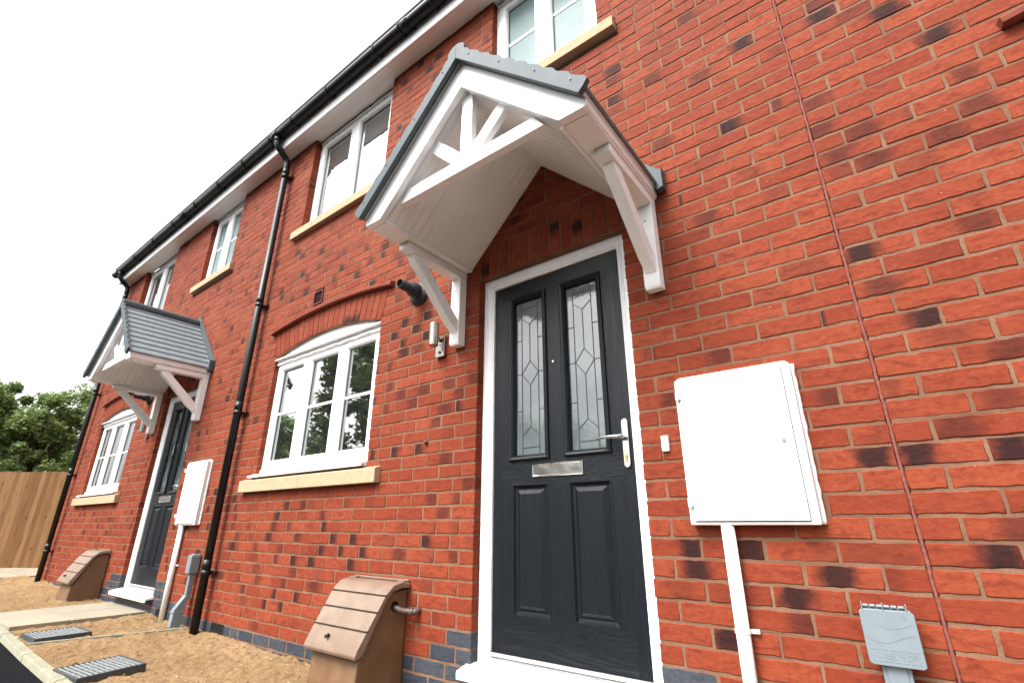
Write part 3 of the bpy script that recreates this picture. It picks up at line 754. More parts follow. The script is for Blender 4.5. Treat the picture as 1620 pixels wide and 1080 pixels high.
# ------------------------------------------------------------------ eaves: soffit, fascia, roof
SEG = {'far': (-8.30, -3.11), 'near': (-3.108, 1.857), 'right': (1.859, 4.9)}
for k, (a, b) in SEG.items():
    s = MB()
    s.box(a, b, -.147, .055, 4.462, 4.472)
    for j in range(5): s.box(a, b, -.135+j*.028, -.135+j*.028+.018, 4.4585, 4.4615)
    s.build('soffit', M_SOFFIT, HOUSE[k])
    f = MB(); f.prism([(-.147, 4.448), (-.147, 4.64), (-.163, 4.64), (-.163, 4.452), (-.158, 4.446)], 'x', a, b); f.build('fascia', M_UPVC, HOUSE[k], .002)
    r = MB(); th = math.tan(R_(32))
    r.prism([(-.235, 4.655), (-.235, 4.70), (4.0, 4.70+4.235*th), (8.2, 4.70), (8.2, 4.655), (4.0, 4.655+4.235*th-.05)], 'x', a-(.05 if k == 'far' else 0), b)
    for i in range(14):
        y0 = -.24+i*.30; z0_ = 4.70+(y0+.235)*th
        r.prism([(y0, z0_-.0), (y0-.012, z0_+.022), (y0+.30, z0_+.30*th+.006), (y0+.30, z0_+.30*th)], 'x', a-(.05 if k == 'far' else 0), b)
    r.build('roof', M_TROOF, HOUSE[k])
gb = MB(); gb.prism([(.22, 4.6), (8, 4.6), (4, 7.25)], 'x', -8.3, -8.2, 0); gb.build('gable_wall', M_GABLE, HOUSE['far'])

# movement joint, weep vents, small vents
mj = MB()
zz = -.35
pts = []
while zz < 4.45: pts.append((1.857+random.uniform(-.0014, .0014), .0025+random.uniform(-.001, .0012), zz)); zz += .025
mj.tube(pts, [.0050+random.uniform(-.0010, .0010) for _ in pts], 8); mj.box(1.8515, 1.8625, .004, .02, -.4, 4.455)
mj.build('movement_joint', M_MASTIC, HOUSE['near'])
def weep(k, x, z):
    m = MB(); m.box(x-.0055, x+.0055, .002, .02, z-.030, z+.030)
    for i in range(7): m.box(x-.007, x+.007, -.0015, .0035, z-.030+i*.009, z-.0265+i*.009)
    m.build('weep_vent', M_TERRA, HOUSE[k])
for k, px, py in (('right', 1434, 178), ('near', 1302, 499), ('near', 1076, 315), ('near', 1035, 555)):
    p = px_wall(px, py); zc = (math.floor(p.z/.075)+.5)*.075; weep(k, p.x, zc)
for (a, b, c, d), k in zip(VENTS, ('near', 'far')):
    m = MB(); m.rings(a-.002, b+.002, c-.002, d+.002, [(0, .01), (0, -.008), (.012, -.008), (.014, .0)], 0, False); m.box(a+.01, b-.01, .05, .06, c+.01, d-.01, 1)
    for i in range(6):
        zz = c+.02+i*(d-c-.04)/5.5; m.prism([(.004, zz), (.03, zz+.012), (.03, zz+.015), (.004, zz+.004)], 'x', a+.013, b-.013)
    m.build('duct_vent', [M_TERRA, M_DARK], HOUSE[k])
for ax, az_ in ABR:
    m = MB(); z0 = az_+.005
    m.rings(ax-.0925, ax+.1125, z0, z0+.065, [(0, .02), (0, 0), (.005, 0), (.007, .01)], 0); 
    for i in range(5): m.box(ax-.085, ax+.105, .0005, .008, z0+.010+i*.010, z0+.0145+i*.010)
    m.build('air_brick', M_BLACKM, HOUSE[which(ax)])

# ------------------------------------------------------------------ gutter and downpipes
gu = empty('gutter', (-2, -.215, 4.55), 'black half-round gutter running along the whole roof edge', 'gutter')
def half_round(mb, x0, x1, r, yc, zc, t=.003):
    N = 14; o = [(yc-r*math.cos(math.pi*i/N), zc-r*math.sin(math.pi*i/N)) for i in range(N+1)]
    inn = [(yc-(r-t)*math.cos(math.pi*i/N), zc-(r-t)*math.sin(math.pi*i/N)) for i in range(N, -1, -1)]
    b = len(mb.v); pl = o+inn; n = len(pl)
    mb.v += [(x0, p[0], p[1]) for p in pl]+[(x1, p[0], p[1]) for p in pl]
    for i in range(n):
        j = (i+1) % n; mb.face([b+i, b+n+i, b+n+j, b+j], 0, None, None, True)
    for i in range(N):
        mb.face([b+i, b+i+1, b+n-2-i, b+n-1-i], 0); mb.face([b+n+i, b+n+n-1-i, b+n+n-2-i, b+n+i+1], 0)
GY, GZ = -.222, 4.618
g = MB(); half_round(g, -8.33, 4.9, .056, GY, GZ); g.build('channel', M_BLACKP, gu)
g = MB(); N = 14
g.prism([(GY-.059*math.cos(math.pi*i/N), GZ-.059*math.sin(math.pi*i/N)) for i in range(N+1)]+[(GY+.059, GZ+.006), (GY-.059, GZ+.006)], 'x', -8.345, -8.325)
g.build('stop_end', M_BLACKP, gu)
for xg in [-8.1, -7.3, -6.5, -5.75, -5.0, -4.3, -3.65, -2.55, -1.9, -1.15, -.4, .4, 1.2, 2.0, 2.8, 3.6]:
    g = MB(); half_round(g, xg-.013, xg+.013, .0605, GY, GZ, .004); g.box(xg-.02, xg+.02, GY+.055, -.1635, GZ-.03, GZ+.02)
    g.box(xg-.013, xg+.013, GY-.064, GY-.05, GZ-.004, GZ+.010); g.build('bracket', M_BLACKP, gu)
for xg in (-2.93, -5.4, -.75, 1.9):
    w2 = .075 if xg == -2.93 else .05
    g = MB(); half_round(g, xg-w2, xg+w2, .062, GY, GZ, .005)
    for s_ in (-1, 1): half_round(g, xg+s_*w2-.006, xg+s_*w2+.006, .0645, GY, GZ, .006)
    g.build('union', M_BLACKP, gu)
def downpipe(x, zb, label, clips):
    o = empty('downpipe', (x, -.07, zb), label, 'downpipe', 'black downpipes on the front walls')
    p = MB(); r = .034
    def bend(path, rr, n=5):
        outp = [Vector(path[0])]
        for i in range(1, len(path)-1):
            A, B_, C_ = map(Vector, path[i-1:i+2]); d1 = (A-B_).normalized(); d2 = (C_-B_).normalized()
            P0, P2 = B_+d1*rr, B_+d2*rr
            for j in range(n+1):
                t = j/n; outp.append(P0*(1-t)**2+B_*2*t*(1-t)+P2*t*t)
        outp.append(Vector(path[-1])); return outp
    p.tube(bend([(x, GY, GZ-.055), (x, GY, 4.475), (x, -.07, 4.335), (x, -.07, 4.10)], .05), r, 20)
    p.tube([(x, GY, GZ-.05), (x, GY, GZ-.10)], r*1.16, 20); p.build('swan_neck', M_BLACKP, o)
    p = MB(); p.tube([(x, -.07, 4.23), (x, -.07, zb-.03)], r-.001, 20); p.build('pipe', M_BLACKP, o)
    for zc in clips:
        c = MB(); c.tube([(x, -.07, zc-.02), (x, -.07, zc+.02)], r*1.06, 20); c.tube([(x, -.07, zc+.02), (x, -.07, zc+.10)], r*1.035, 20)
        c.box(x-.075, x+.075, -.028, -.014, zc-.012, zc+.012); c.box(x-.02, x+.02, -.04, -.001, zc-.012, zc+.012)
        for s_ in (-1, 1): c.tube([(x+s_*.06, -.034, zc), (x+s_*.06, 0, zc)], .006, 8)
        c.build('clip', M_BLACKP, o)
downpipe(-2.875, -.335, 'glossy black downpipe between the two front doors, nearer the camera', (4.14, 2.56, 1.47, .13))
downpipe(-8.03, -.27, 'black downpipe at the far left corner beside the fence', (4.1, 2.45, 1.2, .15))

# ------------------------------------------------------------------ porch canopies
def canopy(ox, label):
    """local x measured from the ridge, world y/z"""
    zb = 2.035
    root = empty('porch_canopy', (ox, 0, 1.53), label, 'door canopy', 'gabled canopies over the front doors')
    X = lambda v: v+ox; Z = lambda v: v+zb
    def chev(o_x, o_z, in_x, in_z, ap_o, ap_i):
        return None
    # barge board
    bb = MB()
    poly = [(X(-.685), Z(0)), (X(-.565), Z(0)), (X(0), Z(.565)), (X(0), Z(.728)), (X(-.685), Z(.043))]
    bb.prism(poly, 'y', -.74, -.70); bb.prism([(2*ox-p[0], p[1]) for p in poly], 'y', -.74, -.70)
    bb.build('barge_board', M_GRP, root, .004)
    bb = MB()
    for s_ in (-1, 1):
        q = [(X(s_*.690), Z(.047)), (X(0), Z(.737)), (X(0), Z(.757)), (X(s_*.700), Z(.057))]
        bb.prism(q, 'y', -.750, -.02)
    bb.build('verge_trim', M_GRP, root, .002)
    # sloping lining with board grooves
    ln = MB(); ys = []
    y = -.699
    while y < -.006:
        ys += [(y, 0), (min(y+.0440, -.004), 0), (min(y+.0448, -.0035), .010)]; y += .0550
    ys = ys+[(-.002, 0)]
    for s_ in (-1, 1):
        b = len(ln.v)
        for yy, dd in ys:
            k_ = dd*.7071
            ln.v += [(X(s_*(.568+k_*0)), yy, Z(-.003+dd)), (X(0), yy, Z(.565+dd*1.4))]
        for i in range(len(ys)-1):
            f = [b+2*i, b+2*i+1, b+2*i+3, b+2*i+2]; ln.face(f if s_ < 0 else f[::-1])
    ln.build('lining', M_GRP, root)
    # eaves box each side
    for s_ in (-1, 1):
        e = MB(); xa, xb = sorted((X(s_*.563), X(s_*.685)))
        e.box(xa, xb, -.699, -.002, Z(-.001), Z(.03)); xa, xb = sorted((X(s_*.675), X(s_*.692))); e.box(xa, xb, -.735, -.003, Z(.008), Z(.05))
        xa, xb = sorted((X(s_*.548), X(s_*.566))); e.box(xa, xb, -.699, -.002, Z(-.006), Z(.006))
        e.build('eaves_box', M_GRP, root, .003)
    # roof tiles: stepped courses on each slope
    NC = 10; Ls = .70
    top = MB()
    for s_ in (-1, 1):
        under = [(0, .760), (.708, .052)]
        pts_ = []
        c45 = .70711
        def sp(s, h): return (X(s_*(s*c45-(-h)*c45*1)), Z(.760-s*c45+h*c45))
        pts_.append(sp(0, 0)); Lt = .708/c45
        for i in range(NC):
            s0, s1 = Lt*i/NC, Lt*(i+1)/NC
            pts_.append(sp(s0, .006)); pts_.append(sp(s0+.3*(s1-s0), .0085)); pts_.append(sp(s0+.8*(s1-s0), .014)); pts_.append(sp(s1-.006, .0145)); pts_.append(sp(s1, .009))
        pts_.append(sp(Lt, 0))
        top.prism(pts_, 'y', -.765, -.012)
    top.build('roof_tiles', M_TILE_LIT, root)
    vg = MB()
    for s_ in (-1, 1):
        Lt = .708/.70711
        def sp(s, h): return (X(s_*(s*.70711+h*.70711)), Z(.760-s*.70711+h*.70711))
        pl = [sp(-.018, -.018)]
        for i in range(NC):
            s0, s1 = Lt*i/NC, Lt*(i+1)/NC
            pl += [sp(s0+.001, .030), sp(s0+.25*(s1-s0), .0315), sp(s0+.5*(s1-s0), .0355), sp(s0+.7*(s1-s0), .0385), sp(s0+.85*(s1-s0), .0375), sp(s1-.002, .0325)]
        pl += [sp(Lt+.004, .0), sp(Lt+.004, -.034), sp(0.018, -.030)]
        pl[0] = (X(0), Z(.760-.0424)); pl.insert(1, (X(0), Z(.760+.040))); pl[-1] = (X(0), Z(.760-.0424))
        pl = pl[:-1]
        vg.prism(pl, 'y', -.790, -.7655)
    vg.build('tile_verge', M_TILE_SHADED, root, .003)
    sc = MB()
    for s_ in (-1, 1):
        for t in (.12, .40, .68, .92):
            Lt = 1.0; px, pz = X(s_*(t*.70711+.008*.707)), Z(.760-t*.70711+.008*.707)
            sc.tube([(px, -.795, pz), (px, -.789, pz)], .0035, 8)
    sc.build('screw', mat('screw_grey', (.12,.13,.14), .5, noise=(40,.1)), root)
    rd = MB(); N = 12
    rd.prism([(X(.058*math.cos(math.pi*i/N)), Z(.768)+.046*math.sin(math.pi*i/N)) for i in range(N+1)]+[(X(-.058), Z(.735)), (X(0), Z(.775)), (X(.058), Z(.735))], 'y', -.7905, -.012)
    rd.build('ridge_tile', M_TILE_SHADED, root, .003)
    # wall flashing
    fl = MB()
    for s_ in (-1, 1):
        fl.prism([(X(0), Z(.78)), (X(0), Z(.875)), (X(s_*.742), Z(.145)), (X(s_*.742), Z(.028)), (X(s_*.70), Z(.045))], 'y', -.0115, -.0035)
        fl.prism([(X(s_*.700), Z(.04)), (X(s_*.742), Z(.145)), (X(s_*.742), Z(.028)), (X(s_*.712), Z(.016))], 'y', -.055, -.0120)
    fl.build('flashing', M_TILE_SHADED, root, .001)
    # truss in the gable
    tr = MB(); ya, yb = -.690, -.650
    tr.prism([(X(-.465), Z(.080)), (X(.465), Z(.080)), (X(.41), Z(.1555)), (X(-.41), Z(.1555))], 'y', ya, yb)
    tr.prism([(X(-.036), Z(.156)), (X(.036), Z(.156)), (X(.036), Z(.555)), (X(-.036), Z(.555))], 'y', ya+.001, yb)
    for s_ in (-1, 1):
        c = .035/1.4142
        p0 = (0, .115); p1 = (s_*.235, .115+.235)
        tr.prism([(X(p0[0]-s_*c+s_*.04), Z(p0[1]+c+.04)), (X(p0[0]+s_*c+s_*.04), Z(p0[1]-c+.04)), (X(p1[0]+s_*c), Z(p1[1]-c)), (X(p1[0]-s_*c), Z(p1[1]+c))], 'y', ya+.003, yb-.001)
    tr.build('gable_truss', M_GRP, root, .003)
    # gallows brackets
    for s_ in (-1, 1):
        xc = X(s_*.637); h = .0385; br = MB()
        br.prism([(-.001, Z(-.505)), (-.048, Z(-.505)), (-.062, Z(-.488)), (-.062, Z(-.052)), (-.001, Z(-.052))], 'x', xc-h, xc+h)
        br.prism([(-.001, Z(-.0515)), (-.485, Z(-.0515)), (-.505, Z(-.040)), (-.508, Z(-.003)), (-.001, Z(-.003))], 'x', xc-h-.001, xc+h+.001)
        hb = .028
        br.prism([(-.063, Z(-.43)), (-.063, Z(-.34)), (-.10, Z(-.305)), (-.345, Z(-.085)), (-.37, Z(-.052)), (-.455, Z(-.052)), (-.43, Z(-.10)), (-.395, Z(-.125)), (-.135, Z(-.375)), (-.095, Z(-.40))], 'x', xc-hb, xc+hb)
        br.build('bracket', M_GRP, root, .004)
        for zq in (-.14, -.46):
            b2 = MB(); b2.tube([(xc, -.0645, Z(zq)), (xc, -.061, Z(zq))], .004, 8); b2.build('bracket_bolt', M_STEEL, root)
    return root
canopy(.487, 'white gabled canopy with grey moulded roof over the nearer front door')
canopy(.487+H2-.02, 'white gabled canopy with grey ribbed roof over the farther front door')

# ------------------------------------------------------------------ wall fixtures
def meter_box(dx, label, glabel):
    X = lambda v: v+dx
    r = empty('meter_box', (X(1.39), 0, .5), label, 'meter box', 'white meter boxes on the walls')
    b = MB(); b.prism([(X(1.163), .497), (X(1.603), .497), (X(1.606), .503), (X(1.606), 1.072), (X(1.590), 1.085), (X(1.185), 1.085), (X(1.163), 1.072)], 'y', -.048, .004); b.build('box_body', M_BOX, r, .006, seg=3)
    # uneven bead of white sealant around the box
    pts = []; zz = .50
    while zz < 1.08: pts.append((X(1.6075)+.0008*math.sin(zz*2*math.pi/.075)+random.uniform(-.0006, .0006), -.006, zz)); zz += .012
    s = MB(); s.tube(pts, [.009+random.uniform(-.001, .001) for _ in pts], 8)
    pts = []; xx = 1.19
    while xx < 1.60: pts.append((X(xx), -.004, 1.086+random.uniform(-.002, .002))); xx += .02
    s.tube(pts, [.006+random.uniform(-.002, .003) for _ in pts], 8)
    s.build('sealant', M_BOX, r)
    d = MB(); d.prism([(X(1.184), .512), (X(1.574), .512), (X(1.574), 1.062), (X(1.566), 1.070), (X(1.192), 1.070), (X(1.184), 1.062)], 'y', -.058, -.0495)
    o = d.build('box_door', M_BOX, r, .002)
    g = MB(); g.rings(X(1.180), X(1.578), .508, 1.074, [(0, -.0484), (.0035, -.0484)], 0, False); g.build('door_gap', mat('gap_grey', (.22,.22,.22), .7, noise=(30,.1)), r)
    for z in (1.003, .579):
        h = MB(); h.box(X(1.168), X(1.190), -.066, -.056, z-.014, z+.014); h.tube([(X(1.174), -.064, z-.018), (X(1.174), -.064, z+.018)], .006, 8); h.build('hinge', M_BOX, r, .001)
    l = MB(); l.tube([(X(1.541), -.0615, .788), (X(1.541), -.0575, .788)], .0085, 16); l.box(X(1.541)-.0045, X(1.541)+.0045, -.0625, -.0605, .7835, .7925)
    l.build('lock', M_STEEL, r)
    c = empty('conduit', (X(1.29), -.03, zg(X(1.29))), glabel, 'conduit', 'white conduits below the meter boxes')
    p = MB(); p.tube([(X(1.294), -.030, .496), (X(1.294), -.030, zg(X(1.29))-.04)], .0235, 20); p.build('tube', M_BOX, c)
    q = MB(); q.tube([(X(1.294), -.030, .142), (X(1.294), -.030, .156)], .0262, 20); q.box(X(1.316), X(1.345), -.012, -.002, .142, .156); q.tube([(X(1.336), -.016, .149), (X(1.336), 0, .149)], .006, 8)
    q.build('clip', M_BOX, c, .001)
meter_box(0, 'large white meter box with keyhole lock right of the nearer door', 'white round conduit under the nearer white meter box')
meter_box(-4.955, 'smaller-looking white meter box beside the farther front door', 'white round conduit under the farther white meter box')

db = empty('doorbell', (1.083, 0, .79), 'small white doorbell push between the near door and the meter box', 'doorbell')
m = MB(); m.box(1.068, 1.099, -.016, .003, .790, .856); m.build('bell_case', M_BOX, db, .003)
m = MB(); m.tube([(1.0835, -.019, .828), (1.0835, -.0155, .828)], .0048, 14); m.build('button', mat('button_grey', (.45,.45,.45), .4, noise=(40, .1)), db)

def wall_light(dx, label):
    X = lambda v: v+dx; r = empty('wall_light', (X(-.30), 0, 1.50), label, 'outdoor light', 'steel wall lights left of the doors')
    m = MB(); m.box(X(-.345), X(-.268), -.024, .003, 1.495, 1.628); m.build('back_plate', M_STEEL, r, .003)
    m = MB(); m.tube([(X(-.305), -.05, 1.630), (X(-.305), -.022, 1.600)], .010, 12); m.build('arm', M_STEEL, r)
    m = MB(); m.tube([(X(-.305), -.082, 1.555), (X(-.305), -.082, 1.706)], .030, 28); m.build('lamp_body', M_STEEL, r, .002)
    for z in (1.525, 1.575):
        m = MB(); m.tube([(X(-.305), -.028, z), (X(-.305), -.0235, z)], .010 if z < 1.54 else .004, 16); m.build('sensor' if z < 1.54 else 'screw', M_BLACKM, r)
wall_light(0, 'brushed steel cylinder wall light beside the nearer door')
wall_light(-5.03, 'brushed steel cylinder wall light beside the farther door')

def flue(dx, label):
    X = lambda v: v+dx; r = empty('boiler_flue', (X(-.557), 0, 2.03), label, 'flue', 'black boiler flues')
    def lath(prof, name, seg=28):
        m = MB(); b = 0
        for y, rr in prof:
            for j in range(seg):
                a = 2*math.pi*j/seg; m.v.append((X(-.557)+rr*math.cos(a), y, 2.03+rr*math.sin(a)))
        for i in range(len(prof)-1):
            for j in range(seg):
                k = (j+1) % seg; m.face([i*seg+j, (i+1)*seg+j, (i+1)*seg+k, i*seg+k], 0, None, None, True)
        m.face([(len(prof)-1)*seg+j for j in range(seg)][::-1]); return m.build(name, M_BLACKM, r)
    lath([(.002, .098), (-.010, .096), (-.022, .084), (-.030, .060), (-.034, .052)], 'collar')
    lath([(-.02, .052), (-.085, .051), (-.095, .036), (-.19, .034), (-.192, .030), (-.188, .027), (-.10, .026)], 'tube')
flue(0, 'black boiler flue terminal on the brick left of the nearer canopy')
flue(-5.03, 'black boiler flue terminal behind the farther canopy bracket')

sb = MB()
cx, cy, cz = -.40, 0, .970
sb.tube([(cx, .01, cz), (cx, -.012, cz)], .013, 10); sb.tube([(cx, -.012, cz), (cx, -.022, cz)], .009, 10)
o = sb.build('pipe_stub', M_COPPER, None, .001, origin=(cx, 0, cz)); tag(o, 'tiny capped pipe stub sticking out of the brick left of the nearer door', 'pipe stub')

# grey cable entry cover right
r = empty('cable_cover', (1.72, 0, zg(1.72)), 'pale grey hinged cable cover with embossed lid low on the right wall', 'cable cover')
m = MB(); m.prism([(1.655, .114), (1.664, .108), (1.784, .108), (1.792, .114), (1.792, .248), (1.783, .257), (1.664, .257), (1.655, .248)], 'y', -.066, -.058); 
m.build('lid', M_GREY, r, .0025)
m = MB()
m.box(1.664, 1.784, -.057, .003, .114, .252)
m.build('housing', M_GREY, r, .002)
m = MB()
for i in range(6):
    xx = 1.668+i*.0178; m.tube([(xx, -.060, .2655), (xx+.014, -.060, .2655)], .0045, 10)
for xx in (1.666, 1.7185, 1.776): m.box(xx-.0015, xx+.0015, -.068, -.045, .257, .275)
m.box(1.667, 1.775, -.055, -.045, .250, .262); m.build('hinge', M_GREY, r, .0006)
m = MB()                                    # embossed marks, swept lines and lettering-like relief
yy0, yy1 = -.0667, -.0655
def line(pts, w_=.0011):
    for (xa, za), (xb, zb) in zip(pts, pts[1:]):
        d = Vector((xb-xa, 0, zb-za)); 
        if d.length < 1e-6: continue
        d.normalize(); nn = Vector((-d.z, 0, d.x))*w_; b_ = len(m.v)
        for yq in (yy0, yy1):
            for v in (Vector((xa, yq, za))-nn, Vector((xb, yq, zb))-nn, Vector((xb, yq, zb))+nn, Vector((xa, yq, za))+nn): m.v.append(tuple(v))
        for f in ((0,1,2,3), (4,7,6,5), (0,4,5,1), (1,5,6,2), (2,6,7,3), (3,7,4,0)): m.face([b_+q for q in f])
line([(1.668, .150), (1.780, .150), (1.780, .120), (1.668, .120), (1.668, .150)], .0007)
line([(1.662+i*.008, .180-.012*math.sin(i*.32)) for i in range(16)], .0006)
line([(1.700+i*.006, .215-.008*math.sin(i*.3)) for i in range(14)], .0006)
line([(1.764+.007*math.cos(t*.52), .240+.006*math.sin(t*.52)) for t in range(13)], .0007)
xq = 1.678
for ch in 'cobetecm':
    c0, c1 = (.127, .143)
    if ch in 'co': line([(xq+.0045+.0045*math.cos(t), .135+.007*math.sin(t)) for t in [(.8 if ch == 'c' else 0)+i*((2*math.pi-(1.6 if ch == 'c' else 0))/10) for i in range(11)]], .0009)
    elif ch == 'b': line([(xq, c1), (xq, c0), (xq+.008, c0+.002), (xq+.008, .135), (xq, .136)], .0009)
    elif ch == 'e': line([(xq+.009, c1), (xq, c1), (xq, c0), (xq+.009, c0)], .0009); line([(xq, .135), (xq+.007, .135)], .0009)
    elif ch == 't': line([(xq, c1), (xq+.009, c1)], .0009); line([(xq+.0045, c1), (xq+.0045, c0)], .0009)
    elif ch == 'm': line([(xq, c0), (xq, c1), (xq+.0045, .135), (xq+.009, c1), (xq+.009, c0)], .0009)
    xq += .0123
m.build('embossing', M_GREY, r)
m = MB(); zb = zg(1.72)-.03
m.box(1.681, 1.752, -.046, .003, zb, .1075); m.box(1.693, 1.741, -.0505, -.0465, zb, .1070); m.build('trunking', M_GREY, r, .002)

# grey hockey-stick duct left of the near downpipe
r = empty('cable_duct', (-3.10, -.1, zg(-3.1)), 'light grey bent cable duct beside the nearer downpipe', 'cable duct')
m = MB(); m.box(-3.240, -3.160, -.085, -.008, .108, .250); m.box(-3.225, -3.175, -.070, -.008, .2505, .262); m.build('cap', M_GREY, r, .008, seg=3)
m = MB(); m.box(-3.222, -3.180, -.062, -.020, -.06, .1075); m.build('riser', M_GREY, r, .006)
m = MB(); m.prism([(-.020, -.061), (-.062, -.061), (-.130, -.165), (-.135, -.292), (-.055, -.292), (-.045, -.12)], 'x', -3.232, -3.172); m.box(-3.235, -3.169, -.138, -.048, -.185, -.178)
m.build('bend', M_GREY, r, .006); m = MB(); m.tube([(-3.202, -.095, -.29), (-3.202, -.095, -.36)], .034, 16); m.build('spigot', M_GREY, r)

# brown gas meter boxes
def gas_box(dx, dz, label, pipe=False):
    X = lambda v: v+dx; Z = lambda v: v+dz
    r = empty('gas_meter_box', (X(-.71), -.15, Z(-.33)), label, 'gas meter box', 'brown gas meter boxes at the wall foot')
    # body: side outline, tapering slightly to the front
    def tapered(poly, xl, xr, inset):
        mb = MB(); n = len(poly); b = 0
        ymin = min(p[0] for p in poly)
        for sx, x_ in ((1, xl), (-1, xr)):
            for (y, z) in poly: mb.v.append((X(x_)+sx*inset*(y/ymin if ymin else 0), y, Z(z)))
        for i in range(n):
            j = (i+1) % n; mb.face([i, n+i, n+j, j], 0, None, None, False)
        mb.face(list(range(n)), 0); mb.face([n+i for i in range(n)][::-1], 0); return mb
    body_ = [(-.002, .165), (-.10, .155), (-.16, .105), (-.255, -.115), (-.275, -.15), (-.30, -.42), (-.002, -.42)]
    o = tapered(body_, -.945, -.475, .035).build('box_body', M_GAS, r, .010, seg=3)
    lid = [(-.004, .195), (-.06, .203), (-.115, .190), (-.160, .150), (-.305, -.085), (-.318, -.115), (-.312, -.132), (-.290, -.128), (-.270, -.115), (-.155, .112), (-.115, .158), (-.06, .170), (-.004, .170)]
    o = tapered(lid, -.968, -.452, .030).build('lid', M_GASLID, r, .006, seg=3)
    g = MB()
    for t in (.05, .34, .66):
        y = -.150-(.318-.150)*t*.95; z = .160-(.270)*t*.95
        ym, inset = y, .030*(-y/.318)
        x0, x1 = X(-.968)+inset-.001, X(-.452)-inset+.001
        g.box(x0, x1, y-.0125, y+.006, Z(z)-.0028, Z(z)+.0002)
    g.build('lid_groove', mat('lid_groove', (.035,.020,.012), .7, noise=(40,.1)), r)
    k = MB(); k.tube([(X(-.755), -.310, Z(-.055)), (X(-.755), -.288, Z(-.050))], .009, 14); k.build('lid_lock', M_BLACKM, r)
    rb = MB(); rb.box(X(-.955), X(-.90), -.05, -.004, Z(.196), Z(.208)); rb.box(X(-.52), X(-.465), -.05, -.004, Z(.196), Z(.208)); rb.box(X(-.955), X(-.465), -.014, -.003, Z(.198), Z(.212)); rb.build('lid_rib', M_GASLID, r, .004)
    if pipe:
        h = MB(); h.tube([(X(-.4805), -.085, Z(.085)), (X(-.4785), -.085, Z(.085))], .024, 18); h.build('pipe_hole', M_DARK, r)
        p = MB(); p.tube([(X(-.50), -.085, Z(.080)), (X(-.465), -.085, Z(.078)), (X(-.440), -.075, Z(.068)), (X(-.425), -.050, Z(.062)), (X(-.395), -.042, Z(.060)), (X(-.378), -.030, Z(.062)), (X(-.372), .01, Z(.065))], [.014]*7, 12)
        p.tube([(X(-.400), -.042, Z(.060)), (X(-.385), -.036, Z(.061))], .019, 12); p.build('gas_pipe', M_COPPER, r)
gas_box(0, 0, 'brown plastic gas meter box with sloping lid, left of the nearer door', True)
gas_box(-5.07, .022, 'brown plastic gas meter box at the far end, left of the farther door')

# ------------------------------------------------------------------ ground
def sheet(name, x0, x1, y0, y1, nx, ny, zf, m, label=None, cat=None, kind='structure', parent=None):
    mb = MB()
    for j in range(ny+1):
        for i in range(nx+1):
            x = x0+(x1-x0)*i/nx; y = y0+(y1-y0)*j/ny; mb.v.append((x, y, zf(x, y)))
    for j in range(ny):
        for i in range(nx):
            a = j*(nx+1)+i; mb.face([a, a+1, a+nx+2, a+nx+1], 0, None, None, True)
    o = mb.build(name, m, parent); tag(o, label, cat, None, kind); return o
def hsh(x, y): return math.sin(x*12.9898+y*78.233)*43758.5453 % 1
def vn(x, y):
    xi, yi = math.floor(x), math.floor(y); fx, fy = x-xi, y-yi; fx = fx*fx*(3-2*fx); fy = fy*fy*(3-2*fy)
    return (hsh(xi, yi)*(1-fx)+hsh(xi+1, yi)*fx)*(1-fy)+(hsh(xi, yi+1)*(1-fx)+hsh(xi+1, yi+1)*fx)*fy
def ky(x): return -.955-.025*(x+4.4)        # kerb inner edge
def soil_z(x, y):
    n_ = (vn(x*3, y*3)-.5)*.024+(vn(x*11+5, y*11)-.5)*.014+(vn(x*31, y*31)-.5)*.016+(vn(x*75, y*75)-.5)*.007
    k = min(1, max(0, (y-ky(x))/.12)); k = .25+.75*k
    return zg(x)-.004+n_*k+.012*max(0, 1-(-y)/.25)
sheet('ground', -400, 400, -400, 400, 8, 8, lambda x, y: -.46, M_ASPH)
# soil bed, split on either side of the path
def soil_bed(x0, x1, nx):
    mb = MB(); ny = 90
    for j in range(ny+1):
        for i in range(nx+1):
            x = x0+(x1-x0)*i/nx; y = ky(x)+(.02-ky(x))*j/ny; mb.v.append((x, y, soil_z(x, y)))
    for j in range(ny):
        for i in range(nx):
            a = j*(nx+1)+i; mb.face([a, a+1, a+nx+2, a+nx+1], 0, None, None, True)
    tag(mb.build('soil', M_SOIL), None, None, None, 'structure')
soil_bed(-4.10, -1.2, 420); soil_bed(-9.3, -5.13, 240); soil_bed(-1.2, 4.9, 160)
sheet('soil', -14, -8.2, .02, 6, 30, 30, lambda x, y: -.262+(vn(x*4, y*4)-.5)*.02, M_SOIL)
# path to the far door
pt = MB()
for (a, b) in ((-5.13, -4.62), (-4.612, -4.10)):
    for (c, d) in ((-.985, -.565), (-.557, -.145), (-.137, .0)):
        if c < -.9: c = ky((a+b)/2)+.002
        if a < -5 : c2, d2 = c-.0, d
        pt.box(a, b, c, d, -.33, -.268+random.uniform(-.001, .001))
tag(pt.build('path', M_SLAB, None, .004), None, None, None, 'structure')
pp = MB()
for i in range(4):
    for j in range(3): pp.box(-11.7+i*.61, -11.1+i*.61-.008, -1.2+j*.61, -.6+j*.61-.008, -.32, -.243)
tag(pp.build('patio', M_SLAB, None, .004), None, None, None, 'structure')
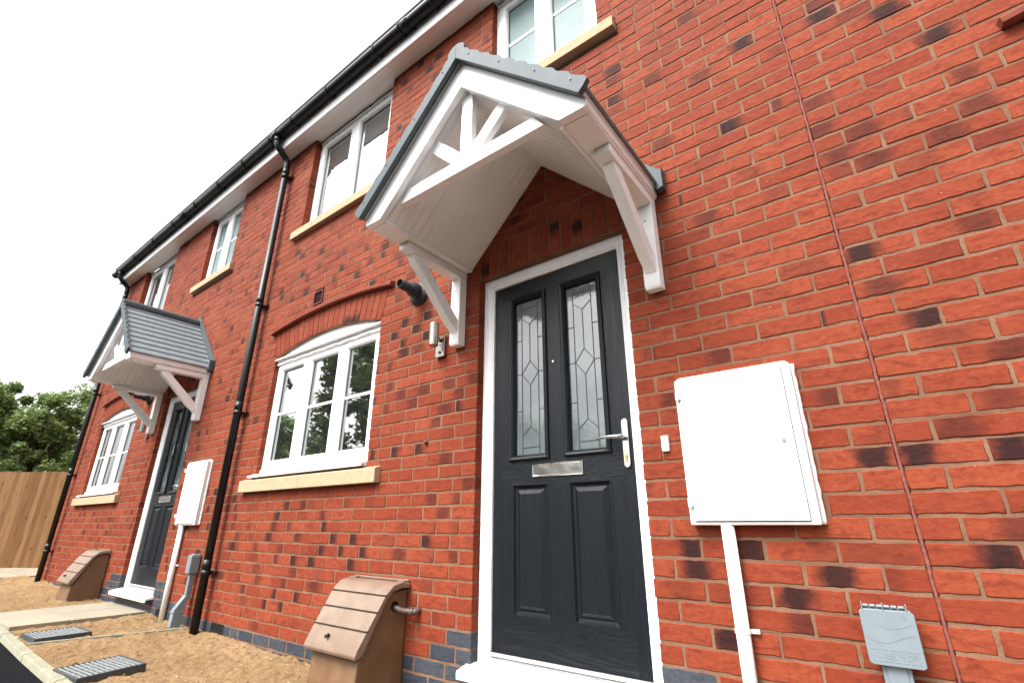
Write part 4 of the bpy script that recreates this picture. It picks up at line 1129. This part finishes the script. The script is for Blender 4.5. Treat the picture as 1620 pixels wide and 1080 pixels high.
# kerb edging and road
kb = MB(); x = -12.0
while x < 5:
    L = .90; xa, xb = x, x+L; b = len(kb.v)
    for xx in (xa, xb-.005):
        y = ky(xx); z = zg(xx)+.010; kb.v += [(xx, y, -.6), (xx, y, z), (xx, y-.052, z-.002), (xx, y-.058, z-.010), (xx, y-.058, -.6)]
    for j in range(4): kb.face([b+j, b+5+j, b+6+j, b+1+j][::-1])
    kb.face([b+i for i in range(5)]); kb.face([b+5+i for i in range(5)][::-1]); x += L
tag(kb.build('kerb', M_CONC, None, .004), None, None, None, 'structure')
rd = MB(); nx = 60
for j in range(2):
    pass
for i in range(nx+1):
    x = -30+60*i/nx; rd.v += [(x, ky(max(-12, min(5, x)))-.056, zg(x)-.035), (x, -6.5, zg(x)-.10)]
for i in range(nx): rd.face([2*i, 2*i+1, 2*i+3, 2*i+2])
tag(rd.build('road', M_ASPH), None, None, None, 'structure')

# drain grates
def grate(cx, cy, ang, tilt, label):
    r = empty('drain_grate', (cx, cy, zg(cx)), label, 'drain grate', 'plastic drain grates in the sandy soil'); r.rotation_euler = (R_(tilt), 0, R_(ang))
    o3 = (0, 0, 0); r['_o'] = o3
    f = MB(); L, W = .185, .170
    f.box(-L, L, -W, -W+.014, -.05, .026); f.box(-L, L, W-.014, W, -.05, .026); f.box(-L, -L+.014, -W+.014, W-.014, -.05, .026); f.box(L-.014, L, -W+.014, W-.014, -.05, .026)
    f.build('rim', mat('grate_rim', (.045,.05,.053), .6, .4, noise=(50, .3)), r, .002)
    s = MB(); n = 12
    for i in range(n):
        x = -W+.018+i*(2*W-.036)/(n-.4); s.box(-L+.0145, L-.0145, x, x+.012, .0190, .0245)
    for j in (-.09, 0, .09): s.box(j-.005, j+.005, -W+.0145, W-.0145, .0150, .0185)
    s.build('slats', M_GRATE, r)
    d = MB(); d.box(-L+.015, L-.015, -W+.015, W-.015, -.05, .0100); d.build('shade_backing', M_DARK, r)  # black block close under the slats, painted shade for the gaps
grate(-3.58, -.765, 2, 0, 'flat grey drain grate near the path, the farther of two')
grate(-2.20, -.845, 4, 2, 'raised dark grey drain grate beside the kerb, the nearer of two')
ed = MB(); ed.prism([(-3.40, -.955), (-3.365, -.955), (-3.10, -.02), (-3.135, -.02)], 'z', -.36, -.296); tag(ed.build('edging_strip', M_CONC, None, .002, origin=(-3.25, -.5, -.3)), 'thin concrete edging strip crossing the sandy soil', 'edging')

# loose stones and clods: too many to count
st = MB(); rs = random.Random(3)
for i in range(1900):
    x = rs.uniform(-4.0, -.9) if rs.random() < .8 else rs.uniform(-9, -5.2); y = rs.uniform(ky(x)+.02, -.01); sz = rs.choice((.003, .003, .004, .005, .006, .007, .010)) * rs.uniform(.7, 1.3)
    z = soil_z(x, y)+sz*.15; b = len(st.v); cc_ = (rs.random(), 0, 0, 0)
    dirs = [(1,0,0),(.3,.9,0),(-.8,.5,0),(-.7,-.6,0),(.4,-.9,0),(0,0,1),(0,0,-1)]
    for d in dirs: st.v.append(tuple(c+e*sz*rs.uniform(.6, 1.2)*(.7 if k == 2 else 1) for k, (c, e) in enumerate(zip((x, y, z), d))))
    for q in range(5): st.face([b+q, b+(q+1) % 5, b+5], 0, None, cc_); st.face([b+(q+1) % 5, b+q, b+6], 0, None, cc_)
def stone_n(m, n, l, b, tc):
    at = n.new('ShaderNodeAttribute'); at.attribute_name = 'brnd'; sp = n.new('ShaderNodeSeparateColor'); l.new(at.outputs['Color'], sp.inputs[0])
    c = mixc(n, l, maprange(n, l, sp.outputs[0], 0, .8, 0, 1), (.16,.09,.04), (.32,.20,.095)); c = mixc(n, l, maprange(n, l, sp.outputs[0], .94, .98, 0, 1), c, (.42,.34,.25))
    l.new(c, b.inputs['Base Color']); b.inputs['Roughness'].default_value = .95
tag(st.build('stones', mat('stones', build=stone_n)), 'loose stones and clods scattered over the sandy soil', 'stones', None, 'stuff')

# ------------------------------------------------------------------ fence
FA, FB_ = Vector((-11.75, .11, 0)), Vector((-11.19, .54, 0)); fd = (FB_-FA).normalized()
fr = empty('wooden_fence', (-11.5, .3, -.28), 'tall brown featheredge board fence at the far left', 'fence')
fn = Vector((fd.y, -fd.x, 0)); fm = MB(); t = -4.0; rf = random.Random(5)
while t < 6:
    w_ = .088; p0 = FA+fd*t; p1 = FA+fd*(t+w_+.012); b = len(fm.v); z0 = -.30; z1 = 1.485+rf.uniform(-.006, .006); c_ = (rf.random(), 0, 0, 0)
    tk0, tk1 = .020, .006; off = fn*0.0
    ps = [p0+fn*tk0, p1+fn*tk1+fn*.004, p1, p0]
    for z in (z0, z1):
        for p in ps: fm.v.append((p.x, p.y, z))
    for f in ((0,1,2,3), (4,7,6,5), (0,4,5,1), (1,5,6,2), (2,6,7,3), (3,7,4,0)): fm.face([b+q for q in f], 0, None, c_)
    t += w_
fm.build('boards', M_FENCE, fr)
nl = MB(); t = -4.0
while t < 6:
    for z in (.05, .62, 1.22):
        p = FA+fd*(t+.03)+fn*.019; nl.tube([tuple(p+Vector((0, 0, z))), tuple(p+fn*.004+Vector((0, 0, z)))], .0045, 6)
    t += .088
nl.build('nails', M_COPPER, fr)
rl = MB()
for z in (.05, .62, 1.22):
    a, b_ = FA-fd*4-fn*.02, FA+fd*6-fn*.02
    rl.tube([(a.x, a.y, z), (b_.x, b_.y, z)], .035, 4)
rl.build('rail', M_FENCE, fr)
for t in (-4, -1.6, .8, 3.2, 5.6):
    p = FA+fd*t-fn*.09; ps = MB(); ps.box(p.x-.045, p.x+.045, p.y-.045, p.y+.045, -.4, 1.50); ps.build('post', M_FENCE, fr)

# ------------------------------------------------------------------ trees
def tree_mesh(seed, h, rad, nclump, nleaf, leaf):
    rg = random.Random(seed); lf = MB(); tk = MB()
    tk.tube([(0, 0, -.3), (.05, .03, h*.25), (-.04, .06, h*.5), (.05, 0, h*.8)], [.16, .13, .09, .03], 8)
    cl = []
    for i in range(nclump):
        a = rg.uniform(0, 2*math.pi); zf = rg.uniform(.10, 1.0); rr = rad*math.sqrt(rg.random())*(1.05-.75*max(0, zf-.45))
        p = Vector((math.cos(a)*rr, math.sin(a)*rr, h*zf)); cl.append((p, rg.uniform(.22, .55)*rad*.34))
        if i % 4 == 0: tk.tube([(0, 0, h*max(.12, zf*.55)), tuple(p*.5+Vector((0, 0, h*zf*.45))), tuple(p)], [.05, .03, .008], 5)
    for i in range(nleaf):
        p, cr = cl[rg.randrange(len(cl))]
        d = Vector((rg.gauss(0, 1), rg.gauss(0, 1), rg.gauss(0, .8))); d = d.normalized()*cr*(rg.random()**.6)*1.65
        q = p+d; s = leaf*rg.uniform(.6, 1.25)
        u = Vector((rg.gauss(0, 1), rg.gauss(0, 1), rg.gauss(0, .6))).normalized(); v = u.cross(Vector((rg.gauss(0, 1), rg.gauss(0, 1), rg.gauss(0, 1)))).normalized()
        b = len(lf.v); lf.v += [tuple(q-u*s), tuple(q-v*s*.45+Vector((0, 0, -.1*s))), tuple(q+u*s), tuple(q+v*s*.45)]
        tone = min(1, max(0, .45+.45*d.normalized().z+rg.uniform(-.25, .25))) if False else rg.random()
        lf.face([b, b+1, b+2, b+3], 0, None, (tone, 0, 0, 0))
    return lf, tk
def tree(x, y, z, seed, h, rad, nclump, nleaf, leaf, label, group=None):
    r = empty('tree', (x, y, z), label, 'tree', group); r['_o'] = (0, 0, 0)
    lf, tk = tree_mesh(seed, h, rad, nclump, nleaf, leaf)
    tk.build('trunk', M_BARK, r); lf.build('crown', M_LEAF, r); return r
G1 = 'leafy trees behind the fence'
tree(-17.6, -.9, -.3, 1, 4.65, 1.5, 90, 34000, .062, 'dense green tree at the left picture edge behind the fence', G1)
tree(-16.8, .85, -.3, 2, 4.25, 1.15, 70, 24000, .062, 'lower green tree between its neighbours behind the fence', G1)
tree(-17.2, 2.5, -.3, 3, 5.1, 1.45, 90, 32000, .062, 'tallest green tree behind the fence, next to the far downpipe', G1)
tree(-18.8, 1.0, -.3, 4, 3.9, 2.4, 70, 26000, .08, 'dark bushy tree farther back behind the fence', G1)
# trees across the road: seen only as reflections in the glazing
T0 = tree(-15.7, -11.0, -.5, 8, 8.3, 3.0, 110, 20000, .16, 'large tree across the road, mirrored in the ground-floor window', 'trees across the road')
copy_tree(T0, (-5.4, 1.0, -2.9), 'smaller tree across the road, mirrored in the left window light')
copy_tree(T0, (4.3, -8.0, -2.8), 'tree across the road, mirrored low in the door glass')
copy_tree(T0, (1.5, -5.0, -1.8), 'middle tree across the road, between the largest and the smallest')

for o in bpy.data.objects:
    if '_o' in o: del o['_o']
